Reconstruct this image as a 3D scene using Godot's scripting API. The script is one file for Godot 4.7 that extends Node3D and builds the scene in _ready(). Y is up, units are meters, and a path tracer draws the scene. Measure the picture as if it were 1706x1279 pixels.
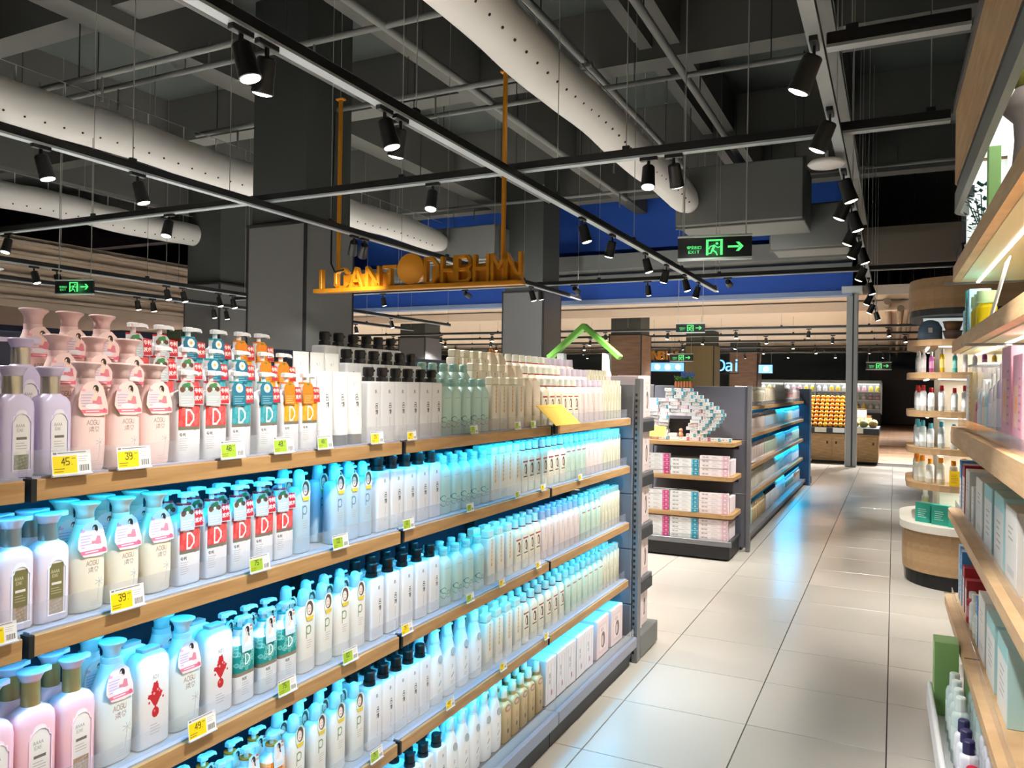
extends Node3D
# A cosmetics aisle in a supermarket. Aisle runs along -z, photographer stands at the origin, 1.59 m eye height.

const F_PX := 1300.0
var M := {}
var MESH := {}
var COUNT := {}
var USED := {}
var rng := RandomNumberGenerator.new()
const NTH := ["first", "second", "third", "fourth", "fifth", "sixth", "seventh", "eighth", "ninth", "tenth", "eleventh", "twelfth", "thirteenth", "fourteenth", "fifteenth", "sixteenth", "seventeenth", "eighteenth", "nineteenth", "twentieth"]

func _ready() -> void:
	rng.seed = 7
	# camera
	var cam := Camera3D.new()
	cam.name = "camera"
	add_child(cam)
	cam.position = Vector3(0, 1.59, 0)
	cam.basis = Basis(Vector3.UP, deg_to_rad(26.1)) * Basis(Vector3.RIGHT, deg_to_rad(0.1)) * Basis(Vector3.BACK, deg_to_rad(0.83))
	cam.fov = rad_to_deg(2.0 * atan(639.5 / F_PX))
	cam.near = 0.05
	cam.far = 200.0
	cam.current = true
	# environment: a closed hall, no daylight
	var we := WorldEnvironment.new()
	we.name = "environment"
	var e := Environment.new()
	e.background_mode = Environment.BG_COLOR
	e.background_color = Color(0.01, 0.012, 0.015)
	e.tonemap_mode = Environment.TONE_MAPPER_LINEAR
	e.tonemap_exposure = EXPOSURE
	e.sdfgi_enabled = true
	e.ssao_enabled = true
	e.ssil_enabled = true
	we.environment = e
	add_child(we)
	setup_materials()
	lights_and_tracks()
	hall()
	ceiling_services()
	gondola_main()
	gondola_main_goods()
	gondola_far()
	right_unit()
	island()
	background_shop()
	signs()

const EXPOSURE := 1.2
const SPOT_E := 3.7
const LED_E := 0.22
const WARM := Color(1.0, 0.985, 0.965)

# ---------------------------------------------------------------- nodes
func numbered(called: String) -> String:
	var n: int = COUNT.get(called, 0)
	COUNT[called] = n + 1
	return called if n == 0 else "%s_%03d" % [called, n]

func tag(o: Node, label: String, category := "", group := "", kind := "") -> Node:
	if label:
		if category and USED.has(label):
			push_warning("label used twice: " + label)
		USED[label] = true
		o.set_meta("label", label)
	if category: o.set_meta("category", category)
	if group: o.set_meta("group", group)
	if kind: o.set_meta("kind", kind)
	return o

func thing(called: String, label: String, category: String, at := Vector3.ZERO, turn := 0.0, group := "") -> Node3D:
	var o := Node3D.new()
	o.name = numbered(called)
	add_child(o)
	o.position = at
	o.rotation.y = turn
	tag(o, label, category, group)
	return o

func part(called: String, mesh: Mesh, m: Material, parent: Node, at := Vector3.ZERO, rot := Vector3.ZERO) -> MeshInstance3D:
	var o := MeshInstance3D.new()
	o.mesh = mesh
	o.material_override = m
	if parent == self:
		o.name = numbered(called)
		add_child(o)
	else:
		o.name = called
		parent.add_child(o, true)
	o.position = at
	o.rotation = rot
	return o

func bpart(called: String, size: Vector3, m: Material, parent: Node, at: Vector3, bev := 0.0, rot := Vector3.ZERO) -> MeshInstance3D:
	return part(called, boxm(size, bev), m, parent, at, rot)

func struct(called: String, size: Vector3, m: Material, at: Vector3, label: String, category := "", bev := 0.0) -> MeshInstance3D:
	var o := bpart(called, size, m, self, at, bev)
	tag(o, label, category, "", "structure")
	return o

# ---------------------------------------------------------------- materials
func mc(key: String, c: Color, rough := 0.5, metal := 0.0) -> StandardMaterial3D:
	if not M.has(key):
		var s := StandardMaterial3D.new()
		s.resource_name = key
		s.albedo_color = c
		s.roughness = rough
		s.metallic = metal
		M[key] = s
	return M[key]

func mtx(key: String, img: Image, rough := 0.45) -> StandardMaterial3D:
	var s := mc(key, Color.WHITE, rough)
	s.albedo_texture = ImageTexture.create_from_image(img)
	return s

func glow(key: String, c: Color, energy: float) -> StandardMaterial3D:
	var s := mc(key, Color(0.8, 0.8, 0.8), 0.4)
	s.emission_enabled = true
	s.emission = c
	s.emission_energy_multiplier = energy
	return s

func wood_image(base: Color, dark: Color, sd: int) -> Image:
	var img := Image.create(512, 256, false, Image.FORMAT_RGB8)
	var n := FastNoiseLite.new()
	n.seed = sd
	n.frequency = 0.02
	n.fractal_octaves = 4
	for y in 256:
		for x in 512:
			# wrap along x by blending
			var t := float(x) / 512.0
			var a: float = n.get_noise_2d(x * 0.22, y * 1.6) * (1.0 - t) + n.get_noise_2d((x - 512) * 0.22, y * 1.6) * t
			var f: float = n.get_noise_2d(x * 0.5 + 900, y * 9.0) * 0.5
			img.set_pixel(x, y, base.lerp(dark, clampf(0.5 + a * 0.9 + f * 0.6, 0, 1)))
	return img

func setup_materials() -> void:
	var w := mtx("oak", wood_image(Color(0.73, 0.585, 0.395), Color(0.62, 0.47, 0.295), 3), 0.5)
	w.uv1_scale = Vector3(1.4, 3.0, 1)
	var w2 := mtx("pale_oak", wood_image(Color(0.84, 0.70, 0.53), Color(0.74, 0.59, 0.42), 5), 0.5)
	w2.uv1_scale = Vector3(0.9, 1.6, 1)
	mtx("drum_oak", wood_image(Color(0.68, 0.55, 0.40), Color(0.58, 0.46, 0.32), 15), 0.5).uv1_scale = Vector3(0.9, 1.6, 1)
	var w3 := mtx("brown_board", wood_image(Color(0.47, 0.36, 0.27), Color(0.39, 0.29, 0.22), 9), 0.45)
	w3.uv1_scale = Vector3(0.6, 1.2, 1)
	mc("steel_grey", Color(0.47, 0.47, 0.48), 0.45, 0.3)
	mc("dark_steel", Color(0.22, 0.23, 0.24), 0.5, 0.2)
	mc("black", Color(0.05, 0.05, 0.055), 0.4)
	mc("black_soft", Color(0.09, 0.09, 0.095), 0.6)
	mc("panel_grey", Color(0.42, 0.42, 0.44), 0.6)
	mc("white", Color(0.9, 0.9, 0.9), 0.45)
	mc("cream", Color(0.9, 0.87, 0.78), 0.45)
	mc("silver", Color(0.75, 0.73, 0.68), 0.3, 0.7)
	mc("gold", Color(0.80, 0.66, 0.42), 0.35, 0.6)
	mc("alu", Color(0.72, 0.74, 0.74), 0.35, 0.6)
	mc("gold_sheet", Color(0.78, 0.51, 0.09), 0.35, 0.35)
	mc("duct_cloth", Color(0.97, 0.965, 0.95), 0.85)
	mc("slab", Color(0.24, 0.265, 0.255), 0.9)
	mc("beam", Color(0.36, 0.365, 0.35), 0.9)
	mc("pipe_grey", Color(0.42, 0.43, 0.42), 0.6)
	mc("track_black", Color(0.10, 0.10, 0.10), 0.4)
	mc("track_edge", Color(0.62, 0.65, 0.66), 0.4, 0.2)
	mc("blue_paint", Color(0.11, 0.31, 0.68), 0.7)
	mc("cream_board", Color(0.86, 0.79, 0.71), 0.8)
	mc("col_dark", Color(0.22, 0.235, 0.225), 0.7)
	mc("col_clad", Color(0.44, 0.44, 0.435), 0.35)
	mc("col_clad_dark", Color(0.36, 0.36, 0.36), 0.35)
	mc("wall_dark", Color(0.34, 0.39, 0.41), 0.6)
	mc("navy", Color(0.07, 0.12, 0.24), 0.6)
	mc("wire", Color(0.60, 0.60, 0.58), 0.5)
	var g := mc("acrylic", Color(0.85, 0.86, 0.90, 0.10), 0.10)
	g.transparency = BaseMaterial3D.TRANSPARENCY_ALPHA
	var t := mc("tile", Color(0.72, 0.695, 0.655), 0.24)
	t.metallic_specular = 0.55
	mc("tile_pale", Color(0.90, 0.885, 0.86), 0.4)
	mc("tile_b", Color(0.70, 0.675, 0.635), 0.27)
	mc("tile_c", Color(0.73, 0.705, 0.665), 0.22)
	mc("grout", Color(0.20, 0.18, 0.16), 0.9)
	glow("lens", Color(1.0, 0.97, 0.92), 7.0)
	glow("led_cyan", Color(0.0, 0.72, 1.0), 2.0)
	glow("led_white", Color(1.0, 0.98, 0.94), 3.0)

# ---------------------------------------------------------------- mesh building
func tri(st: SurfaceTool, a: Vector3, b: Vector3, c: Vector3, out: Vector3, ua := Vector2.ZERO, ub := Vector2.ZERO, uc := Vector2.ZERO) -> void:
	if (b - a).cross(c - a).dot(out) > 0.0:
		var v := b
		b = c
		c = v
		var u := ub
		ub = uc
		uc = u
	st.set_uv(ua)
	st.add_vertex(a)
	st.set_uv(ub)
	st.add_vertex(b)
	st.set_uv(uc)
	st.add_vertex(c)

func boxuv(p: Vector3, out: Vector3) -> Vector2:
	var n := out.abs()
	if n.x >= n.y and n.x >= n.z: return Vector2(p.z, p.y)
	if n.y >= n.z: return Vector2(p.z, p.x)
	return Vector2(p.x, p.y)

func quad(st: SurfaceTool, a: Vector3, b: Vector3, c: Vector3, d: Vector3, out: Vector3, uv = null) -> void:
	var u: Array = uv if uv != null else [boxuv(a, out), boxuv(b, out), boxuv(c, out), boxuv(d, out)]
	tri(st, a, b, c, out, u[0], u[1], u[2])
	tri(st, a, c, d, out, u[0], u[2], u[3])

func nst(smooth := -1) -> SurfaceTool:
	var st := SurfaceTool.new()
	st.begin(Mesh.PRIMITIVE_TRIANGLES)
	st.set_smooth_group(smooth)
	return st

func done(st: SurfaceTool) -> ArrayMesh:
	st.generate_normals()
	st.index()
	return st.commit()

func add_box(st: SurfaceTool, at: Vector3, size: Vector3, bev := 0.0, basis := Basis()) -> void:
	var h := size * 0.5
	var b := minf(bev, minf(h.x, minf(h.y, h.z)) * 0.9)
	st.set_smooth_group(-1)
	var P := func(x: float, y: float, z: float) -> Vector3: return at + basis * Vector3(x, y, z)
	for ax in 3:
		var i := (ax + 1) % 3
		var j := (ax + 2) % 3
		for s in [-1.0, 1.0]:
			var o := Vector3.ZERO
			o[ax] = s
			var q := []
			for k in [[-1, -1], [1, -1], [1, 1], [-1, 1]]:
				var v := Vector3.ZERO
				v[ax] = s * h[ax]
				v[i] = k[0] * (h[i] - b)
				v[j] = k[1] * (h[j] - b)
				q.append(v)
			quad(st, at + basis * q[0], at + basis * q[1], at + basis * q[2], at + basis * q[3], basis * o, [boxuv(q[0], o), boxuv(q[1], o), boxuv(q[2], o), boxuv(q[3], o)])
		if b > 0.0:
			for si in [-1.0, 1.0]:
				for sj in [-1.0, 1.0]:
					var v := []
					for e in [[-1, 0], [1, 0], [1, 1], [-1, 1]]:
						var p := Vector3.ZERO
						p[ax] = e[0] * (h[ax] - b)
						p[i] = si * (h[i] - (0.0 if e[1] == 0 else b))
						p[j] = sj * (h[j] - (b if e[1] == 0 else 0.0))
						v.append(p)
					var o2 := Vector3.ZERO
					o2[i] = si
					o2[j] = sj
					quad(st, at + basis * v[0], at + basis * v[1], at + basis * v[2], at + basis * v[3], basis * o2, [boxuv(v[0], o2), boxuv(v[1], o2), boxuv(v[2], o2), boxuv(v[3], o2)])
	if b > 0.0:
		for sx in [-1.0, 1.0]:
			for sy in [-1.0, 1.0]:
				for sz in [-1.0, 1.0]:
					tri(st, at + basis * Vector3(sx * h.x, sy * (h.y - b), sz * (h.z - b)), at + basis * Vector3(sx * (h.x - b), sy * h.y, sz * (h.z - b)), at + basis * Vector3(sx * (h.x - b), sy * (h.y - b), sz * h.z), basis * Vector3(sx, sy, sz))

func boxm(size: Vector3, bev := 0.0) -> ArrayMesh:
	var key := "box%s_%s" % [size, bev]
	if not MESH.has(key):
		var st := nst()
		add_box(st, Vector3.ZERO, size, bev)
		MESH[key] = done(st)
	return MESH[key]

# profile of (radius, height), turned about y
func add_lathe(st: SurfaceTool, prof: Array, n := 16, at := Vector3.ZERO, basis := Basis(), sg := 0) -> void:
	for k in prof.size() - 1:
		var p: Vector2 = prof[k]
		var q: Vector2 = prof[k + 1]
		st.set_smooth_group(sg + k if (sg > 0) else 0)
		if sg < 0: st.set_smooth_group(-sg + k + 50)
		for i in n:
			var a := TAU * i / n
			var b := TAU * (i + 1) / n
			var o := Vector3(cos((a + b) * 0.5) * (q.y - p.y), -(q.x - p.x), sin((a + b) * 0.5) * (q.y - p.y))
			if o.length() < 1e-9: continue
			var v0 := Vector3(p.x * cos(a), p.y, p.x * sin(a))
			var v1 := Vector3(p.x * cos(b), p.y, p.x * sin(b))
			var v2 := Vector3(q.x * cos(b), q.y, q.x * sin(b))
			var v3 := Vector3(q.x * cos(a), q.y, q.x * sin(a))
			var u0 := Vector2(float(i) / n, p.y)
			var u1 := Vector2(float(i + 1) / n, p.y)
			var u2 := Vector2(float(i + 1) / n, q.y)
			var u3 := Vector2(float(i) / n, q.y)
			if q.x < 1e-6: tri(st, at + basis * v0, at + basis * v1, at + basis * v2, basis * o, u0, u1, u2)
			elif p.x < 1e-6: tri(st, at + basis * v0, at + basis * v2, at + basis * v3, basis * o, u0, u2, u3)
			else: quad(st, at + basis * v0, at + basis * v1, at + basis * v2, at + basis * v3, basis * o, [u0, u1, u2, u3])

func lathe(key: String, prof: Array, n := 16, sg := -1) -> ArrayMesh:
	if not MESH.has(key):
		var st := nst()
		add_lathe(st, prof, n, Vector3.ZERO, Basis(), sg)
		MESH[key] = done(st)
	return MESH[key]

func cyl(r: float, h: float, n := 14) -> ArrayMesh:
	return lathe("cyl%s_%s_%s" % [r, h, n], [Vector2(0, 0), Vector2(r, 0), Vector2(r, h), Vector2(0, h)], n)

# rings: [y, half width, half depth, exponent, (z shift)]; uv is a flat projection from the front
func loft(key: String, rings: Array, n := 20) -> ArrayMesh:
	if MESH.has(key): return MESH[key]
	var st := nst(1)
	var w := 0.0
	for r in rings: w = maxf(w, r[1])
	var y0: float = rings[0][0]
	var y1: float = rings[-1][0]
	var R := []
	for r in rings:
		var ring := []
		for i in n:
			var t := TAU * (i + 0.5) / n
			var c := cos(t)
			var s := sin(t)
			var ex: float = 2.0 / r[3]
			ring.append(Vector3(r[1] * signf(c) * pow(absf(c), ex), r[0], r[2] * signf(s) * pow(absf(s), ex) + (r[4] if r.size() > 4 else 0.0)))
		R.append(ring)
	var uvf := func(p: Vector3) -> Vector2: return Vector2(p.x / (2.0 * w) + 0.5, 1.0 - (p.y - y0) / (y1 - y0))
	for k in rings.size() - 1:
		st.set_smooth_group(1 if not (rings[k].size() > 5 or rings[k + 1].size() > 5 and rings[k + 1][5] == 2) else 10 + k)
		for i in n:
			var j := (i + 1) % n
			var a: Vector3 = R[k][i]
			var b: Vector3 = R[k][j]
			var c: Vector3 = R[k + 1][j]
			var d: Vector3 = R[k + 1][i]
			var o := (b - a).cross(d - a)
			if o.length() < 1e-12: o = (c - b).cross(d - a)
			var mid := (a + b + c + d) * 0.25
			if o.dot(Vector3(mid.x, 0, mid.z)) < 0.0 and absf(o.normalized().y) < 0.98: o = -o
			elif absf(o.normalized().y) >= 0.98: o = Vector3(0, 1 if rings[k + 1][1] < rings[k][1] else -1, 0)
			quad(st, a, b, c, d, o, [uvf.call(a), uvf.call(b), uvf.call(c), uvf.call(d)])
	for e in [0, rings.size() - 1]:
		st.set_smooth_group(-1)
		var c := Vector3(0, rings[e][0], rings[e][4] if rings[e].size() > 4 else 0.0)
		for i in n:
			tri(st, c, R[e][i], R[e][(i + 1) % n], Vector3(0, -1 if e == 0 else 1, 0), uvf.call(c), uvf.call(R[e][i]), uvf.call(R[e][(i + 1) % n]))
	MESH[key] = done(st)
	return MESH[key]

func add_tube(st: SurfaceTool, pts: Array, r: float, n := 8) -> void:
	st.set_smooth_group(3)
	var prev := []
	for k in pts.size():
		var d: Vector3 = (pts[mini(k + 1, pts.size() - 1)] - pts[maxi(k - 1, 0)]).normalized()
		var s := d.cross(Vector3.UP if absf(d.y) < 0.9 else Vector3.RIGHT).normalized()
		var u := s.cross(d)
		var ring := []
		for i in n: ring.append(pts[k] + (s * cos(TAU * i / n) + u * sin(TAU * i / n)) * r)
		if k > 0:
			for i in n:
				var j := (i + 1) % n
				quad(st, prev[i], prev[j], ring[j], ring[i], (ring[i] + ring[j]) * 0.5 - pts[k])
		prev = ring
		if k == 0 or k == pts.size() - 1:
			st.set_smooth_group(-1)
			for i in n: tri(st, pts[k], ring[i], ring[(i + 1) % n], -d if k == 0 else d)
			st.set_smooth_group(3)

func tube(pts: Array, r: float, n := 8) -> ArrayMesh:
	var st := nst()
	add_tube(st, pts, r, n)
	return done(st)

# a flat outline in xy given thickness along z; uv spans its bounding box
func add_prism(st: SurfaceTool, poly: PackedVector2Array, z0: float, z1: float, basis := Basis(), at := Vector3.ZERO) -> void:
	var lo := poly[0]
	var hi := poly[0]
	for p in poly:
		lo = lo.min(p)
		hi = hi.max(p)
	var uvf := func(p: Vector2) -> Vector2: return Vector2((p.x - lo.x) / (hi.x - lo.x), 1.0 - (p.y - lo.y) / (hi.y - lo.y))
	st.set_smooth_group(-1)
	var ix := Geometry2D.triangulate_polygon(poly)
	for k in range(0, ix.size(), 3):
		for z in [z0, z1]:
			var v := []
			for q in 3: v.append(at + basis * Vector3(poly[ix[k + q]].x, poly[ix[k + q]].y, z))
			tri(st, v[0], v[1], v[2], basis * Vector3(0, 0, -1.0 if z == z0 else 1.0), uvf.call(poly[ix[k]]), uvf.call(poly[ix[k + 1]]), uvf.call(poly[ix[k + 2]]))
	var cw := Geometry2D.is_polygon_clockwise(poly)
	for i in poly.size():
		var a := poly[i]
		var b := poly[(i + 1) % poly.size()]
		var o2 := (b - a).orthogonal()
		if not cw: o2 = -o2
		# orthogonal() of the edge; make sure that it points outwards
		var mid := (a + b) * 0.5 + o2.normalized() * 1e-4
		if Geometry2D.is_point_in_polygon(mid, poly): o2 = -o2
		var L := (b - a).length()
		quad(st, at + basis * Vector3(a.x, a.y, z0), at + basis * Vector3(b.x, b.y, z0), at + basis * Vector3(b.x, b.y, z1), at + basis * Vector3(a.x, a.y, z1), basis * Vector3(o2.x, o2.y, 0), [Vector2(0, z0), Vector2(L, z0), Vector2(L, z1), Vector2(0, z1)])

func prism(poly: PackedVector2Array, z0: float, z1: float, basis := Basis()) -> ArrayMesh:
	var st := nst()
	add_prism(st, poly, z0, z1, basis)
	return done(st)

func round_rect(w: float, h: float, r: float, n := 4, cx := 0.0, cy := 0.0) -> PackedVector2Array:
	var p := PackedVector2Array()
	for k in 4:
		var c := Vector2(cx + (w * 0.5 - r) * (1 if k in [0, 3] else -1), cy + (h * 0.5 - r) * (1 if k in [0, 1] else -1))
		for i in n + 1:
			var a := PI * 0.5 * (k + float(i) / n)
			p.append(c + Vector2(cos(a), sin(a)) * r)
	return p

# ---------------------------------------------------------------- flat print: labels, tags, tickets
class Paint:
	var im: Image
	var w: int
	var h: int
	func _init(ww: int, hh: int, c: Color) -> void:
		w = ww
		h = hh
		im = Image.create(w, h, false, Image.FORMAT_RGB8)
		im.fill(c)
	func r(x: float, y: float, ww: float, hh: float, c: Color) -> Paint:
		im.fill_rect(Rect2i(int(x), int(y), int(maxf(ww, 1)), int(maxf(hh, 1))), c)
		return self
	func e(cx: float, cy: float, rx: float, ry: float, c: Color, a := 1.0) -> Paint:
		for y in range(maxi(0, int(cy - ry)), mini(h, int(cy + ry) + 1)):
			for x in range(maxi(0, int(cx - rx)), mini(w, int(cx + rx) + 1)):
				var d := (x - cx) * (x - cx) / (rx * rx) + (y - cy) * (y - cy) / (ry * ry)
				if d <= 1.0: im.set_pixel(x, y, c if a >= 1.0 else im.get_pixel(x, y).lerp(c, a))
		return self
	func l(x0: float, y0: float, x1: float, y1: float, t: float, c: Color) -> Paint:
		var n := int(maxf(absf(x1 - x0), absf(y1 - y0)) / maxf(0.5, t * 0.4)) + 1
		for k in n + 1:
			var x := lerpf(x0, x1, float(k) / n)
			var y := lerpf(y0, y1, float(k) / n)
			if t < 1.6:
				if x >= 0 and y >= 0 and x < w and y < h: im.set_pixel(int(x), int(y), c)
			else: e(x, y, t * 0.5, t * 0.5, c)
		return self
	func poly(p: PackedVector2Array, c: Color) -> Paint:
		var lo := p[0]
		var hi := p[0]
		for q in p:
			lo = lo.min(q)
			hi = hi.max(q)
		for y in range(maxi(0, int(lo.y)), mini(h, int(hi.y) + 1)):
			for x in range(maxi(0, int(lo.x)), mini(w, int(hi.x) + 1)):
				if Geometry2D.is_point_in_polygon(Vector2(x + 0.5, y + 0.5), p): im.set_pixel(x, y, c)
		return self
	# text drawn with strokes; size = height of a letter
	func t(s: String, x: float, y: float, size: float, c: Color, th := 2.0, gap := 1.25) -> Paint:
		for ch in s:
			if ch != " ":
				var g: String = GLYPH.get(ch, "00 40 46 06 00")
				var k := size / (7.0 if ch.unicode_at(0) > 999 else 6.0)
				for stroke in g.split("|"):
					var q := stroke.split(" ")
					for i in q.size() - 1:
						l(x + q[i].substr(0, 1).to_float() * k, y + q[i].substr(1, 1).to_float() * k, x + q[i + 1].substr(0, 1).to_float() * k, y + q[i + 1].substr(1, 1).to_float() * k, th, c)
			x += size * (gap if ch.unicode_at(0) > 999 else gap * 0.72)
		return self
	# a vertical column of characters
	func tv(s: String, x: float, y: float, size: float, c: Color, th := 2.0, step := 1.3) -> Paint:
		for ch in s:
			t(ch, x, y, size, c, th)
			y += size * step
		return self
	# rows of small print
	func lines(x: float, y: float, ww: float, n: int, step: float, th: float, c: Color) -> Paint:
		for k in n: r(x, y + k * step, ww * (0.65 + 0.35 * absf(sin(k * 2.3 + x))), th, c)
		return self

const GLYPH := {
	"A": "06 20 46|14 34", "B": "00 06 36 45 44 33 03|00 30 41 42 33", "C": "41 30 10 01 05 16 36 45", "D": "00 06 26 44 42 20 00", "E": "40 00 06 46|03 33",
	"G": "41 30 10 01 05 16 36 45 43 23", "H": "00 06|40 46|03 43", "I": "20 26", "J": "40 45 36 16 05", "L": "00 06 46", "M": "06 00 23 40 46", "N": "06 00 46 40",
	"O": "10 01 05 16 36 45 41 30 10", "P": "06 00 30 41 42 33 03", "R": "06 00 30 41 42 33 03|23 46", "S": "41 30 10 01 02 13 33 44 45 36 16 05", "T": "00 40|20 26",
	"U": "00 05 16 36 45 40", "X": "00 46|40 06", "Y": "00 23 40|23 26", "Z": "00 40 06 46",
	"0": "10 01 05 16 36 45 41 30 10", "1": "11 20 26", "2": "01 10 30 41 42 06 46", "3": "00 40 23 33 44 45 36 16 05", "4": "30 04 44|30 36", "5": "40 00 03 33 44 45 36 06",
	"7": "00 40 16", "8": "10 01 02 13 33 42 41 30 10|13 04 05 16 36 45 44 33", "9": "42 33 13 02 01 10 30 41 45 36 16", ".": "26 26",
	"s": "42 32 12 03 14 34 45 36 06", "e": "04 44 43 32 12 03 05 16 36 45", "a": "02 32 43 46|44 14 05 16 36 45", "p": "02 08|03 12 32 43 45 36 16 05",
	"专": "11 61|03 73|30 22 25 65 37", "利": "11 30|02 42|20 27|22 05|23 44|51 55|70 77 66", "技": "10 17 06|02 32|05 34|31 71|50 53|33 63 37|44 77", "术": "02 72|30 37|32 06|42 76|50 61",
	"澳": "01 12|03 14|07 15|34 31 71 74|50 54|42 63|62 43|25 75|54 37|55 77", "谷": "20 02|50 72|31 04|41 74|25 55 57 27 25", "安": "30 41|03 01 71 73|32 15 67|53 45 17|04 74", "全": "30 03|40 73|23 53|25 55|17 67|33 37",
	"出": "30 37|11 13 63 61|04 07 77 74", "口": "11 61 67 17 11", "吕": "10 60 63 13 10|04 74 77 07 04", "博": "02 32|10 17|31 71|42 44|42 72 74|43 73|50 54|35 75|64 67 57|46 56", "个": "30 04|30 74|33 37", "人": "30 07|32 77",
	"洗": "01 12|03 14|07 15|31 22|31 71|50 53|23 73|43 37|53 57 77 75", "护": "10 17 06|02 32|05 34|50 61|42 72 75 45|42 45 37", "发": "30 22 72|50 60|32 07|34 64 27|35 77",
}

func woman(p: Paint, cx: float, cy: float, s: float, dress: Color, long_hair: bool) -> void:
	var hair := Color(0.16, 0.10, 0.08)
	var skin := Color(0.94, 0.80, 0.72)
	if long_hair:
		p.poly(PackedVector2Array([Vector2(cx - s * .55, cy), Vector2(cx + s * .6, cy - s * .1), Vector2(cx + s * .95, cy + s * 1.7), Vector2(cx + s * .4, cy + s * 2.2), Vector2(cx - s * .2, cy + s * 1.2)]), hair)
	p.poly(PackedVector2Array([Vector2(cx - s * .25, cy + s * .5), Vector2(cx + s * .3, cy + s * .5), Vector2(cx + s * .4, cy + s * 1.1), Vector2(cx + s * 1.1, cy + s * 1.4), Vector2(cx + s * 1.3, cy + s * 3), Vector2(cx - s * 1.1, cy + s * 3), Vector2(cx - s * .9, cy + s * 1.5), Vector2(cx - s * .3, cy + s * 1.2)]), skin)
	p.poly(PackedVector2Array([Vector2(cx + s * .5, cy + s * 1.4), Vector2(cx + s * 1.3, cy + s * 1.5), Vector2(cx + s * 1.5, cy + s * 3.2), Vector2(cx - s * 1.1, cy + s * 3.2), Vector2(cx - s * .9, cy + s * 2.3), Vector2(cx, cy + s * 2.4)]), dress)
	p.e(cx + s * .1, cy - s * .15, s * .72, s * .85, hair)
	p.e(cx - s * .05, cy + s * .1, s * .52, s * .68, skin)
	p.e(cx + s * .35, cy - s * .2, s * .4, s * .55, hair)
	p.l(cx - s * .3, cy + s * .05, cx - s * .15, cy + s * .05, 2, hair).l(cx + s * .08, cy + s * .05, cx + s * .2, cy + s * .05, 2, hair)
	p.e(cx - s * .06, cy + s * .45, s * .13, s * .06, Color(.80, .25, .28))

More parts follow.
